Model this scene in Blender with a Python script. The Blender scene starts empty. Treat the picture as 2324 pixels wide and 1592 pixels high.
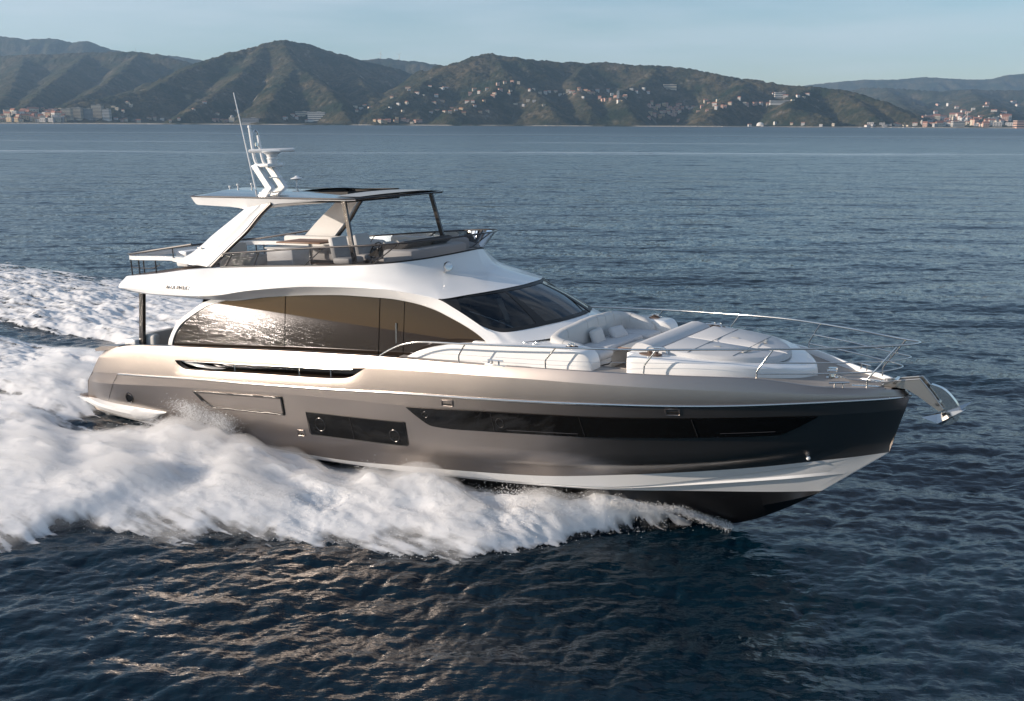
import bpy, bmesh, math, random
import numpy as np
from mathutils import Vector, Matrix, Euler

# ------------------------------------------------------------------ camera, sky, sun, exposure
SC = bpy.context.scene
COL = SC.collection
CAM_H = 8.474
PITCH = math.radians(12.892)
ROLL = math.radians(0.27)
F_PX = 2250.0                                    # focal length in pixels of a 2324 wide picture
cam = bpy.data.cameras.new("camera")
camo = bpy.data.objects.new("camera", cam)
COL.objects.link(camo)
cam.sensor_width = 36.0
cam.lens = 36.0 * F_PX / 2324.0
cam.clip_start = 0.5
cam.clip_end = 60000
camo.location = (0, 0, CAM_H)
camo.rotation_euler = (Matrix.Rotation(math.pi / 2 - PITCH, 3, 'X') @ Matrix.Rotation(ROLL, 3, 'Z')).to_euler()
SC.camera = camo

SUN_EL = math.radians(15.0)
SUN_AZ = math.radians(-97.5)                     # clockwise from +Y seen from above: low on the left, slightly behind
world = bpy.data.worlds.new("World")
SC.world = world
world.use_nodes = True
wn, wl = world.node_tree.nodes, world.node_tree.links
sky = wn.new("ShaderNodeTexSky")
sky.sky_type = 'NISHITA'
sky.sun_disc = False
sky.sun_elevation = SUN_EL
sky.sun_rotation = SUN_AZ % (2 * math.pi)
sky.air_density = 1.0
sky.dust_density = 0.45
sky.ozone_density = 2.5
bg = wn['Background']
bg.inputs[1].default_value = 0.115
# thin high cloud: a stretched noise lifts the sky a little towards white
tc = wn.new("ShaderNodeTexCoord")
mp = wn.new("ShaderNodeMapping")
mp.inputs['Scale'].default_value = (1.2, 1.2, 9.0)
mp.inputs['Rotation'].default_value = (0.05, 0.10, 0.3)
nz = wn.new("ShaderNodeTexNoise")
nz.inputs['Scale'].default_value = 2.2
nz.inputs['Detail'].default_value = 5
nz.inputs['Roughness'].default_value = 0.55
rm = wn.new("ShaderNodeMapRange")
rm.inputs['From Min'].default_value = 0.40
rm.inputs['From Max'].default_value = 0.68
rm.inputs['To Max'].default_value = 0.45
mx = wn.new("ShaderNodeMix")
mx.data_type = 'RGBA'
mx.inputs['B'].default_value = (5.6, 5.9, 6.3, 1)
wl.new(tc.outputs['Generated'], mp.inputs[0])
wl.new(mp.outputs[0], nz.inputs['Vector'])
wl.new(nz.outputs['Fac'], rm.inputs['Value'])
wl.new(rm.outputs[0], mx.inputs['Factor'])
wl.new(sky.outputs[0], mx.inputs['A'])
wl.new(mx.outputs['Result'], bg.inputs[0])

sun = bpy.data.lights.new("sun", 'SUN')
sun.energy = 5.0
sun.angle = math.radians(0.5)
sun.color = (1.0, 0.85, 0.71)
suno = bpy.data.objects.new("sun", sun)
COL.objects.link(suno)
SUN_DIR = Vector((math.sin(SUN_AZ) * math.cos(SUN_EL), math.cos(SUN_AZ) * math.cos(SUN_EL), math.sin(SUN_EL)))
suno.rotation_euler = SUN_DIR.to_track_quat('Z', 'Y').to_euler()

vs = SC.view_settings
vs.view_transform = 'Standard'
vs.look = 'None'
vs.exposure = 0.36
vs.gamma = 1.0
vs.use_curve_mapping = False
SC.cycles.max_bounces = 10
SC.cycles.diffuse_bounces = 4
SC.cycles.glossy_bounces = 4
SC.cycles.transparent_max_bounces = 64
SC.cycles.volume_bounces = 2
SC.cycles.sample_clamp_indirect = 40.0
SC.cycles.use_denoising = True

rng = np.random.default_rng(7)
random.seed(7)

# ------------------------------------------------------------------ where the yacht lies
BX, BY = -11.7192, 30.7899                       # stern waterline point
YAW, TRIM = math.radians(33.458), math.radians(2.653)
BOAT = Matrix.Translation((BX, BY, 0)) @ Euler((0, -TRIM, -YAW)).to_matrix().to_4x4()

# ------------------------------------------------------------------ helpers
def tag(o, label=None, cat=None, group=None, kind=None):
    if label: o['label'] = label
    if cat: o['category'] = cat
    if group: o['group'] = group
    if kind: o['kind'] = kind
    return o

def link_mesh(name, me, parent=None, mats=()):
    o = bpy.data.objects.new(name, me)
    COL.objects.link(o)
    if parent is not None: o.parent = parent
    for m in (mats if isinstance(mats, (list, tuple)) else [mats]): me.materials.append(m)
    return o

class MB:
    """collects shapes, then builds ONE mesh object"""
    def __init__(self): self.v = []; self.f = []; self.m = []
    def add(self, V, F, mi=0):
        n = len(self.v)
        self.v += [tuple(map(float, p)) for p in V]
        self.f += [tuple(i + n for i in q) for q in F]
        self.m += [mi] * len(F)
        return self
    def grid(self, rows, mi=0, closed=False, skip=None):
        """rows: list of equally long polylines"""
        R, C = len(rows), len(rows[0]); V = [p for r in rows for p in r]; F = []
        for i in range(R - 1):
            for j in range(C if closed else C - 1):
                if skip and skip(i, j): continue
                k = (j + 1) % C
                F.append((i * C + j, i * C + k, (i + 1) * C + k, (i + 1) * C + j))
        return self.add(V, F, mi)
    def tube(self, pts, r, n=8, mi=0, caps=True, closed=False):
        P = [Vector(p) for p in pts]; N = len(P); rows = []
        rad = r if isinstance(r, (list, tuple)) else [r] * N
        prev = None
        for i in range(N):
            if closed: t = P[(i + 1) % N] - P[i - 1]
            else: t = P[min(i + 1, N - 1)] - P[max(i - 1, 0)]
            t.normalize()
            if prev is None:
                a = Vector((0, 0, 1)) if abs(t.z) < .9 else Vector((1, 0, 0))
                u = t.cross(a).normalized()
            else:
                u = (prev - t * prev.dot(t)).normalized()
            prev = u; w = t.cross(u)
            rows.append([P[i] + (u * math.cos(2 * math.pi * k / n) + w * math.sin(2 * math.pi * k / n)) * rad[i] for k in range(n)])
        if closed: rows.append(rows[0])
        self.grid(rows, mi, closed=True)
        if caps and not closed:
            b = len(self.v) - N * n
            self.f.append(tuple(b + k for k in range(n))[::-1]); self.m.append(mi)
            self.f.append(tuple(b + (N - 1) * n + k for k in range(n))); self.m.append(mi)
        return self
    def box(self, c, s, mi=0, rot=None, bev=0.0, seg=2):
        bm = bmesh.new(); bmesh.ops.create_cube(bm, size=1.0)
        for v in bm.verts: v.co = Vector((v.co.x * s[0], v.co.y * s[1], v.co.z * s[2]))
        if bev > 0: bmesh.ops.bevel(bm, geom=bm.edges[:], offset=min(bev, .49 * min(s)), segments=seg, affect='EDGES', profile=.5)
        M = rot.to_matrix() if rot is not None else Matrix.Identity(3)
        bm.verts.index_update()
        V = [M @ v.co + Vector(c) for v in bm.verts]; F = [[v.index for v in f.verts] for f in bm.faces]
        bm.free()
        return self.add(V, F, mi)
    def prism(self, poly, axis, a, b, mi=0):
        """extrude an outline given in the two other axes from a to b along axis"""
        def P(p, t):
            q = list(p); q.insert(axis, t); return q
        n = len(poly); V = [P(p, a) for p in poly] + [P(p, b) for p in poly]
        F = [tuple(range(n))[::-1], tuple(range(n, 2 * n))] + [(i, (i + 1) % n, n + (i + 1) % n, n + i) for i in range(n)]
        return self.add(V, F, mi)
    def lathe(self, prof, c, n=20, mi=0, axis=(0, 0, 1)):
        q = Vector((0, 0, 1)).rotation_difference(Vector(axis)); rows = []
        for r, z in prof:
            rows.append([q @ Vector((r * math.cos(2 * math.pi * k / n), r * math.sin(2 * math.pi * k / n), z)) + Vector(c) for k in range(n)])
        return self.grid(rows, mi, closed=True)
    def build(self, name, mats, parent=None, smooth=True, angle=35, weld=True):
        me = bpy.data.meshes.new(name)
        me.from_pydata(self.v, [], self.f)
        o = link_mesh(name, me, parent, mats)
        if max(self.m, default=0): me.polygons.foreach_set('material_index', self.m)
        bm = bmesh.new(); bm.from_mesh(me)
        if weld: bmesh.ops.remove_doubles(bm, verts=bm.verts[:], dist=0.0004)
        bmesh.ops.recalc_face_normals(bm, faces=bm.faces[:])
        bm.to_mesh(me); bm.free()
        if smooth:
            me.shade_smooth(); me.set_sharp_from_angle(angle=math.radians(angle))
        return o

def curve(pts, n):
    """smooth resampling of 3D points by chord length"""
    P = np.array(pts, float)
    s = np.concatenate([[0], np.cumsum(np.linalg.norm(np.diff(P, axis=0), axis=1) + 1e-9)])
    t = np.linspace(0, s[-1], n)
    return np.stack([pchip(s, P[:, k])(t) for k in range(3)], 1)
def icurve(pts, n):
    """smooth resampling by index, for matched lists"""
    P = np.array(pts, float); s = np.arange(len(P)); t = np.linspace(0, len(P) - 1, n)
    return np.stack([pchip(s, P[:, k])(t) for k in range(3)], 1)
def mir(P): return np.array(P, float) * np.array([1, -1, 1])
def fil(x, y, s=1): return np.stack([x, y, np.zeros_like(x)], 1)

# ------------------------------------------------------------------ materials
def mat(name, color, rough=.5, metal=0., coat=0., coat_rough=.05, ior=1.5, spec=.5, sss=0., noise=None, bump=None, alpha=1.):
    m = bpy.data.materials.new(name); m.use_nodes = True
    nt = m.node_tree; b = nt.nodes['Principled BSDF']
    b.inputs['Base Color'].default_value = (*color, 1)
    b.inputs['Roughness'].default_value = rough
    b.inputs['Metallic'].default_value = metal
    b.inputs['IOR'].default_value = ior
    b.inputs['Specular IOR Level'].default_value = spec
    b.inputs['Coat Weight'].default_value = coat
    b.inputs['Coat Roughness'].default_value = coat_rough
    b.inputs['Alpha'].default_value = alpha
    if sss:
        b.inputs['Subsurface Weight'].default_value = sss
        b.inputs['Subsurface Radius'].default_value = (.3, .3, .3)
    if noise:                                     # (scale, second colour, detail, stretch)
        sc, c2, det = noise[:3]
        t = nt.nodes.new('ShaderNodeTexCoord'); mp = nt.nodes.new('ShaderNodeMapping'); nz = nt.nodes.new('ShaderNodeTexNoise')
        if len(noise) > 3: mp.inputs['Scale'].default_value = noise[3]
        nz.inputs['Scale'].default_value = sc; nz.inputs['Detail'].default_value = det
        cr = nt.nodes.new('ShaderNodeMix'); cr.data_type = 'RGBA'
        cr.inputs['A'].default_value = (*color, 1); cr.inputs['B'].default_value = (*c2, 1)
        rr = nt.nodes.new('ShaderNodeMapRange'); rr.inputs['From Min'].default_value = .35; rr.inputs['From Max'].default_value = .65
        L = nt.links.new
        L(t.outputs['Object'], mp.inputs[0]); L(mp.outputs[0], nz.inputs['Vector']); L(nz.outputs['Fac'], rr.inputs['Value'])
        L(rr.outputs[0], cr.inputs['Factor']); L(cr.outputs['Result'], b.inputs['Base Color'])
    if bump:                                      # (scale, strength, distance)
        t = nt.nodes.new('ShaderNodeTexCoord'); nz = nt.nodes.new('ShaderNodeTexNoise'); bp = nt.nodes.new('ShaderNodeBump')
        nz.inputs['Scale'].default_value = bump[0]; nz.inputs['Detail'].default_value = 3
        bp.inputs['Strength'].default_value = bump[1]; bp.inputs['Distance'].default_value = bump[2]
        L = nt.links.new
        L(t.outputs['Object'], nz.inputs['Vector']); L(nz.outputs['Fac'], bp.inputs['Height']); L(bp.outputs[0], b.inputs['Normal'])
    return m

M = {}
M['paint'] = mat('champagne_paint', (.355, .315, .289), .36, 1.0, .35, .04)
def weathered(m, lo, hi):
    "salt and dried spray: the gloss varies in soft patches and short runs"
    nt = m.node_tree; b = nt.nodes['Principled BSDF']; L = nt.links.new
    t = nt.nodes.new('ShaderNodeTexCoord'); mp = nt.nodes.new('ShaderNodeMapping'); mp.inputs['Scale'].default_value = (1.6, 1, .55)
    n1 = nt.nodes.new('ShaderNodeTexNoise'); n1.inputs['Scale'].default_value = 2.2; n1.inputs['Detail'].default_value = 9; n1.inputs['Roughness'].default_value = .7
    r = nt.nodes.new('ShaderNodeMapRange'); r.inputs['From Min'].default_value = .35; r.inputs['From Max'].default_value = .68; r.inputs['To Min'].default_value = lo; r.inputs['To Max'].default_value = hi
    L(t.outputs['Object'], mp.inputs[0]); L(mp.outputs[0], n1.inputs['Vector']); L(n1.outputs['Fac'], r.inputs['Value']); L(r.outputs[0], b.inputs['Roughness'])
    r2 = nt.nodes.new('ShaderNodeMapRange'); r2.inputs['From Min'].default_value = .45; r2.inputs['From Max'].default_value = .75; r2.inputs['To Min'].default_value = .03; r2.inputs['To Max'].default_value = .07
    L(n1.outputs['Fac'], r2.inputs['Value']); L(r2.outputs[0], b.inputs['Coat Roughness'])
weathered(M['paint'], .35, .372)
M['white'] = mat('white_gelcoat', (.80, .80, .79), .28, 0, .4, .05)
M['white_soft'] = mat('offwhite_vinyl', (.56, .555, .54), .6, bump=(60, .15, .004))
M['grey_soft'] = mat('light_grey_cushion', (.55, .555, .56), .75, bump=(60, .2, .004))
M['antifoul'] = mat('black_antifouling', (.005, .005, .006), .4)
M['steel'] = mat('polished_steel', (.72, .70, .67), .12, 1.0)
M['trim'] = mat('dark_bronze_trim', (.045, .04, .038), .25, .3, .4)
M['hardtop'] = mat('hardtop_grey_paint', (.10, .11, .12), .18, .5, .8, .03)
M['panel'] = mat('hardtop_slide_panel', (.42, .41, .38), .35)
M['black'] = mat('black_rubber', (.012, .012, .012), .5)
M['interior'] = mat('dark_interior', (.02, .017, .015), .7)
M['cabin'] = mat('grey_cabin_lining', (.10, .105, .11), .7)
M['teak'] = mat('teak', (.24, .12, .06), .5, noise=(14, (.16, .08, .04), 4, (1, 10, 10)))
M['teak_dark'] = mat('weathered_teak', (.15, .095, .07), .6, noise=(10, (.10, .065, .05), 4, (1, 10, 10)))
M['deck'] = mat('grey_deck', (.34, .31, .28), .7, noise=(6, (.27, .245, .225), 4, (.6, 14, 1)))
M['salon_glass'] = mat('bronze_mirror_glass', (.022, .016, .012), .008, 0, ior=1.60)
M['salon_glass'].node_tree.nodes['Principled BSDF'].inputs['Specular Tint'].default_value = (.40, .41, .46, 1)
M['hull_glass'] = mat('black_hull_glass', (.006, .006, .006), .03, 0, ior=1.33)
M['screen_glass'] = None
M['chrome_gold'] = mat('satin_steel', (.60, .56, .50), .25, 1.0)
M['brushed'] = mat('brushed_steel', (.52, .50, .47), .32, 1.0)
M['letter'] = mat('grey_lettering', (.36, .34, .32), .4, .2)

def glass_mix(name, tint, refl=(1, 1, 1), ior=1.5, rough=.01):
    m = bpy.data.materials.new(name); m.use_nodes = True; nt = m.node_tree; nt.nodes.clear()
    o = nt.nodes.new('ShaderNodeOutputMaterial'); tr = nt.nodes.new('ShaderNodeBsdfTransparent'); gl = nt.nodes.new('ShaderNodeBsdfGlossy')
    fr = nt.nodes.new('ShaderNodeFresnel'); mx = nt.nodes.new('ShaderNodeMixShader')
    tr.inputs[0].default_value = (*tint, 1); gl.inputs['Color'].default_value = (*refl, 1); gl.inputs['Roughness'].default_value = rough
    fr.inputs[0].default_value = ior
    L = nt.links.new
    L(fr.outputs[0], mx.inputs[0]); L(tr.outputs[0], mx.inputs[1]); L(gl.outputs[0], mx.inputs[2]); L(mx.outputs[0], o.inputs[0])
    return m
M['screen_glass'] = glass_mix('smoked_screen', (.46, .465, .48))
M['windshield'] = glass_mix('windshield_glass', (.42, .46, .48), ior=1.6)
def pchip(xs, ys):
    xs = np.asarray(xs, float); ys = np.asarray(ys, float)
    h = np.diff(xs); d = np.diff(ys) / h; m = np.zeros_like(ys)
    m[1:-1] = np.where(d[:-1] * d[1:] > 0, 2 * d[:-1] * d[1:] / (d[:-1] + d[1:] + 1e-12), 0)
    m[0] = d[0]; m[-1] = d[-1]
    def f(x):
        x = np.clip(x, xs[0], xs[-1]); i = np.clip(np.searchsorted(xs, x) - 1, 0, len(h) - 1)
        t = (x - xs[i]) / h[i]
        return ((2*t**3 - 3*t**2 + 1) * ys[i] + (t**3 - 2*t**2 + t) * h[i] * m[i]
                + (-2*t**3 + 3*t**2) * ys[i+1] + (t**3 - t**2) * h[i] * m[i+1])
    return f
# hull lines in metres: x of each station, half breadth, height  (x from the stern, z from the still water at the stern)
HB = {
 'sheer': ([.6,1.5,3,5,8,13,15,17,18.5,20,21.5,22.5,22.95,23.12], [2.25,2.52,2.68,2.74,2.76,2.76,2.72,2.58,2.36,1.96,1.32,.70,.34,0]),
 'rub': ([.6,1.5,3,5,8,13,15,17,18.5,20,21.5,22.5,23.0,23.21], [2.4,2.66,2.8,2.85,2.87,2.87,2.83,2.68,2.46,2.06,1.42,.78,.32,0]),
 'wt': ([.6,1.5,3,5,8,13,15,17,18.5,20,21.5,22.5,23.0,23.14], [2.38,2.64,2.78,2.82,2.84,2.84,2.79,2.62,2.38,1.95,1.28,.66,.2,0]),
 'kn': ([.6,1.5,3,5,8,12,14,16,18,20,21.5,22.4,22.99], [2.3,2.5,2.66,2.72,2.74,2.73,2.63,2.40,1.98,1.34,.74,.34,0]),
 'ch': ([.6,3,8,12,14,16,18,19.5,21,22,22.87], [2.38,2.5,2.52,2.44,2.28,1.98,1.5,1.08,.64,.32,0]),
 'chb': ([.6,3,8,12,14,16,18,19.5,21,22,22.82], [2.33,2.45,2.46,2.36,2.18,1.86,1.38,.98,.58,.29,0]),
 'boot': ([.6,8,12,14,16,18,20,21.6], [2.25,2.4,2.3,2.1,1.78,1.22,.56,0]),
 'keel': ([.6,21.5], [0.001,0]),
}
HZ = {
 'sheer': ([.6,1.85,2.53,3.24,4.27,6.1,9.35,11,12.5,14.6,17,18.4,20,20.75,21.3,21.8,22.2,22.96,23.12], [1.6,1.97,2.17,2.28,2.36,2.47,2.65,2.72,2.78,2.82,2.87,2.88,2.88,2.86,2.78,2.69,2.66,2.61,2.52]),
 'rub': ([.6,1,2.64,3.7,6.13,8.5,11.2,13.1,14.8,17,18,19.6,20.8,21.7,22.57,23.21], [1.25,1.29,1.45,1.51,1.66,1.77,1.915,2.04,2.12,2.22,2.27,2.33,2.385,2.43,2.45,2.44]),
 'wt': ([.6,2.55,6,8.5,11.1,13.2,15,17,18.4,19.8,21,22,23.14], [.95,1.12,1.39,1.55,1.67,1.74,1.85,1.94,2.0,2.07,2.12,2.15,2.18]),
 'kn': ([.6,5.8,10.9,12.9,14.8,16.8,18.15,19.6,21,22,22.99], [.44,.56,.57,.62,.72,.79,.86,1.0,1.23,1.47,1.69]),
 'ch': ([.6,5.5,9.2,11,12.6,14.3,16.3,17.6,19.2,20.7,21.5,22.34,22.87], [.1,.03,0,.03,.14,.22,.32,.45,.64,.86,1.01,1.16,1.27]),
 'chb': ([.6,9,11,12.5,14.2,16.4,17.5,19.1,20.6,21.5,22.34,22.82], [.05,-.07,-.05,.02,.05,.1,.14,.4,.72,.93,1.13,1.22]),
 'boot': ([.6,9,11,12.5,16.4,17.5,19,20.9,21.6], [-.03,-.14,-.1,-.05,.02,.04,.12,.21,.27]),
 'keel': ([.6,14,17,19,19.87,20.9,21.6], [-1.0,-1.35,-1.25,-.95,-.74,-.21,.27]),
}
HORD = ['sheer', 'rub', 'wt', 'kn', 'ch', 'chb', 'boot', 'keel']
HBF = {k: pchip(*v) for k, v in HB.items()}
HZF = {k: pchip(*v) for k, v in HZ.items()}
def hull_b(x, z):
    "half breadth of the hull side at (x, z), z between the sheer and the boot top"
    zs = np.array([float(HZF[k](x)) for k in HORD]); bs = np.array([float(HBF[k](x)) for k in HORD])
    o = np.argsort(zs)
    return float(np.interp(z, zs[o], bs[o]))

# ------------------------------------------------------------------ sea
def wave_tile(L, N, seed, wind, peak, spread=2.0, short=.14):
    r = np.random.default_rng(seed)
    k1 = np.fft.fftfreq(N, L / N) * 2 * np.pi
    kx, ky = np.meshgrid(k1, k1, indexing='ij'); k = np.hypot(kx, ky); k[0, 0] = 1e9
    kp = 2 * np.pi / peak
    c = (kx * math.cos(wind) + ky * math.sin(wind)) / k
    S = k ** -4.0 * np.exp(-(kp / k) ** 2) * (np.abs(c) ** spread * np.where(c > 0, 1, .15) + .05) * np.exp(-(k * short / 2 / np.pi) ** 2)
    S[0, 0] = 0
    A = np.sqrt(S) * (r.normal(size=(N, N)) + 1j * r.normal(size=(N, N)))
    h = np.fft.ifft2(A).real * N * N
    sl = np.fft.ifft2(1j * kx * A).real * N * N, np.fft.ifft2(1j * ky * A).real * N * N
    rms = math.sqrt((sl[0] ** 2 + sl[1] ** 2).mean())
    # the surface gathers water towards the crests
    dx = np.fft.ifft2(-1j * kx / k * A).real * N * N; dy = np.fft.ifft2(-1j * ky / k * A).real * N * N
    return h / rms, dx / rms, dy / rms
def samp(T, L, x, y):
    N = T.shape[0]; u = (x / L * N) % N; v = (y / L * N) % N
    i = np.floor(u).astype(int); j = np.floor(v).astype(int); a = u - i; b = v - j
    i %= N; j %= N; i2 = (i + 1) % N; j2 = (j + 1) % N
    return T[i, j] * (1 - a) * (1 - b) + T[i2, j] * a * (1 - b) + T[i, j2] * (1 - a) * b + T[i2, j2] * a * b
WIND = math.radians(-72)
TILES = [(53.0, *wave_tile(53.0, 1024, 1, WIND, 2.2)), (31.0, *wave_tile(31.0, 1024, 2, WIND + .35, .9, short=.07)), (190.0, *wave_tile(190.0, 512, 3, WIND - .2, 14.0, short=3.0))]
AMP = [.09, .175, .03]
def waves(x, y):
    h = np.zeros_like(x); dx = np.zeros_like(x); dy = np.zeros_like(x)
    for (L, a, b, c), A in zip(TILES, AMP):
        h += samp(a, L, x, y) * A; dx += samp(b, L, x, y) * A; dy += samp(c, L, x, y) * A
    return h, dx, dy

CY, SY = math.cos(YAW), math.sin(YAW)
def to_level(X, Y):
    dx, dy = X - BX, Y - BY
    return dx * CY - dy * SY, dx * SY + dy * CY
def from_level(a, b): return BX + a * CY + b * SY, BY - a * SY + b * CY

# wash on both sides of the hull, in the level frame of the yacht (a ahead of the stern, b outboard)
yo_f = pchip([-34, -20, -8, 0, 7.5, 8.4, 9.57, 10.37, 11.67, 13.36, 14.85, 15.84, 16.43, 16.96, 17.83, 18.82, 19.83],
             [14.5, 14.0, 13.0, 11.6, 9.7, 8.0, 7.1, 6.75, 5.9, 5.0, 4.65, 4.45, 3.8, 2.95, 1.75, .9, .12])
yi_f = pchip([-34, -20, -7, 0, 2.4, 4, 5, 12, 16, 18, 19, 19.83], [7.5, 6.2, 4.9, 4.4, 3.7, 2.9, 2.2, 2.0, 1.5, .8, .35, .0])
zin_f = pchip([-30, 2, 3.5, 5, 6, 8, 10, 12, 14, 16, 17, 18, 19, 19.83], [0, 0, .02, .1, .2, .3, .3, .38, .55, .72, .74, .62, .38, .1])
cap_f = pchip([-30, 1, 4, 5, 6, 8, 10, 12, 14, 16, 17, 19], [.5, .1, .0, .08, .22, .32, .32, .38, .56, .78, .9, 1.1])
A_f = pchip([-34, -20, -8, 0, 4, 8, 11, 14, 16, 18, 19.83], [.22, .42, .46, .36, .42, .50, .52, .46, .32, .1, 0])
def wash(a, b):
    """height and cover of the white water"""
    ab = np.abs(b); yi, yo = yi_f(a), yo_f(a)
    near = np.clip(-b / 1.5, 0, 1); yi = yi - (1 - near) * .75 * np.clip((2 - a) / 6, 0, 1) * np.clip(yi - 3.0, 0, 9); yi = yi - near * np.clip((3 - a) / 3, 0, 1) * np.clip(yi - 3.25, 0, 9)
    f = (ab - yi) / np.maximum(yo - yi, .05); fc = np.clip(f, 0, 1)
    h = zin_f(a) * (1 - fc) ** 1.4 + A_f(a) * np.sin(np.pi * np.clip(fc, 0, 1) ** .75) ** .8
    fade = np.clip((a + 34) / 26, 0, 1)
    d = np.clip((1.10 - f) / np.maximum(.32, .62 / np.maximum(yo - yi, .3)), 0, 1) * np.clip((f + .06) / .1, 0, 1) * (a < 19.9) * (.8 + .2 * fade)
    h = np.where(a > -6, np.minimum(h, cap_f(a) - .10 - .10 * np.clip((14 - a) / 3, 0, 1) * np.clip((a - 3) / 2, 0, 1) + .40 * np.clip(ab - 2.4, 0, 9)), h)
    h *= (a < 19.9)
    # wash straight behind the transom
    ys = 2.1 + 1.6 * near + .02 * np.clip(-a, 0, 40)
    g = np.clip((ys - ab) / .6, 0, 1) * np.clip((1.4 - a) / .8, 0, 1)
    hs = (.42 * np.exp(-((a + 3) / 5) ** 2) + .16) * np.clip((ys - ab) / 1.3, 0, 1) ** .7 * np.clip((1.4 - a) / 2, 0, 1)
    return np.maximum(h * (d > 0), hs * (g > 0)), np.maximum(d, g * (.75 + .25 * fade))

def sea_mesh():
    az = np.radians(np.concatenate([np.linspace(-36, 36, 861), np.linspace(36, 240, 241)[1:], np.linspace(240, 280, 401)[1:], np.linspace(280, 324, 61)[1:-1]]))
    r = [2.5]
    while r[-1] < 16000:
        q = r[-1]
        r.append(q + (max(.06, q * .0034) if q < 300 else q * (.0034 + .03 * min(1, (q - 300) / 900))))
    r = np.array(r); R, C = len(r), len(az)
    X = r[:, None] * np.sin(az)[None]; Y = r[:, None] * np.cos(az)[None]
    h, dx, dy = waves(X.ravel(), Y.ravel())
    h = h.reshape(R, C); dx = dx.reshape(R, C); dy = dy.reshape(R, C)
    a, b = to_level(X, Y)
    hw, dw = wash(a, b)
    calm = 1 - .75 * np.clip(dw, 0, 1)
    far = np.clip((r[:, None] - 700) / 3000, 0, 1)
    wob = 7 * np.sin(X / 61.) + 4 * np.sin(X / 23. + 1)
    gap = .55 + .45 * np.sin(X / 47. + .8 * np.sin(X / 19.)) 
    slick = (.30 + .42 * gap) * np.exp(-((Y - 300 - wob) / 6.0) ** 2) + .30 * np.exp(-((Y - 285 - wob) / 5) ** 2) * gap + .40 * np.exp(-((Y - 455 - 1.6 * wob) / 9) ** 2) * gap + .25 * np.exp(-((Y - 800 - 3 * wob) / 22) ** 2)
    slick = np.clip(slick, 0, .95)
    k = calm * (1 - .85 * far) * (1 - .5 * slick)
    Z = h * k
    inside = (np.abs(b) < np.interp(a, [0, 8, 14, 16, 17.5, 18.8, 19.4], [1.9, 2.0, 1.7, 1.2, .6, .1, -1])) & (a > .5)
    Z = np.where(inside, -.45, Z)
    V = np.stack([X + dx * k, Y + dy * k, Z], -1).reshape(-1, 3)
    V = np.concatenate([V, [[0, 0, 0]]])
    i = np.arange(R - 1)[:, None] * C; j = np.arange(C)[None]; j2 = (j + 1) % C
    Q = np.stack([i + j, i + C + j, i + C + j2, i + j2], -1).reshape(-1, 4)
    rgh = np.clip(np.log(r[:, None] / 75.) / math.log(1300 / 75.), 0, 1)
    return V, Q, rgh.repeat(C, 1).ravel(), R, slick.ravel()
def quad_mesh(name, V, Q, m, smooth=True):
    me = bpy.data.meshes.new(name)
    n = Q.shape[1]
    me.vertices.add(len(V)); me.vertices.foreach_set('co', V.astype(np.float32).ravel())
    me.loops.add(Q.size); me.loops.foreach_set('vertex_index', Q.astype(np.int32).ravel())
    me.polygons.add(len(Q)); me.polygons.foreach_set('loop_start', np.arange(0, Q.size, n, dtype=np.int32))
    me.polygons.foreach_set('loop_total', np.full(len(Q), n, np.int32))
    me.update(calc_edges=True)
    if smooth: me.shade_smooth()
    return link_mesh(name, me, None, m)
def add_attr(o, name, vals):
    at = o.data.attributes.new(name, 'FLOAT', 'POINT'); at.data.foreach_set('value', np.asarray(vals, np.float32))

def water_material():
    m = mat('sea_water', (.0018, .0138, .025), .05, ior=1.333)
    nt = m.node_tree; b = nt.nodes['Principled BSDF']; L = nt.links.new
    at = nt.nodes.new('ShaderNodeAttribute'); at.attribute_name = 'far'
    rr = nt.nodes.new('ShaderNodeMapRange'); rr.inputs['To Min'].default_value = .05; rr.inputs['To Max'].default_value = .33
    L(at.outputs['Fac'], rr.inputs['Value']); L(rr.outputs[0], b.inputs['Roughness'])
    t = nt.nodes.new('ShaderNodeTexCoord')
    def bump(scale, stretch, strength, dist, prev=None, detail=3):
        mp = nt.nodes.new('ShaderNodeMapping'); mp.inputs['Scale'].default_value = stretch; mp.inputs['Rotation'].default_value = (0, 0, .25)
        nz = nt.nodes.new('ShaderNodeTexNoise'); nz.inputs['Scale'].default_value = scale; nz.inputs['Detail'].default_value = detail
        bp = nt.nodes.new('ShaderNodeBump'); bp.inputs['Strength'].default_value = strength; bp.inputs['Distance'].default_value = dist
        L(t.outputs['Object'], mp.inputs[0]); L(mp.outputs[0], nz.inputs['Vector']); L(nz.outputs['Fac'], bp.inputs['Height'])
        if prev: L(prev.outputs[0], bp.inputs['Normal'])
        return bp
    b1 = bump(.14, (.35, 1, 1), .5, 2.2, None, 6)
    b2 = bump(5.0, (.55, 1, 1), .65, .04, b1, 4)
    b2 = bump(15.0, (.6, 1, 1), .55, .014, b2, 3)
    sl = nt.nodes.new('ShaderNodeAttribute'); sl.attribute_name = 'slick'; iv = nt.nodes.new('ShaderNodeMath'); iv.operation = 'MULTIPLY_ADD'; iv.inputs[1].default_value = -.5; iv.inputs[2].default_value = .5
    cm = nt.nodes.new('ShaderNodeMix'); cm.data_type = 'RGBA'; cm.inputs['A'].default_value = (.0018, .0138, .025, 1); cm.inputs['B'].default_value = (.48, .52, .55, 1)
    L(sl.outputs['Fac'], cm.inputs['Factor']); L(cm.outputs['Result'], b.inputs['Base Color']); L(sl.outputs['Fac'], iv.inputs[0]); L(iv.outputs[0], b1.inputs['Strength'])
    L(b2.outputs[0], b.inputs['Normal'])
    return m
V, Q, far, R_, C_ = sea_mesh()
sea = quad_mesh('sea', V, Q, water_material())
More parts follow.
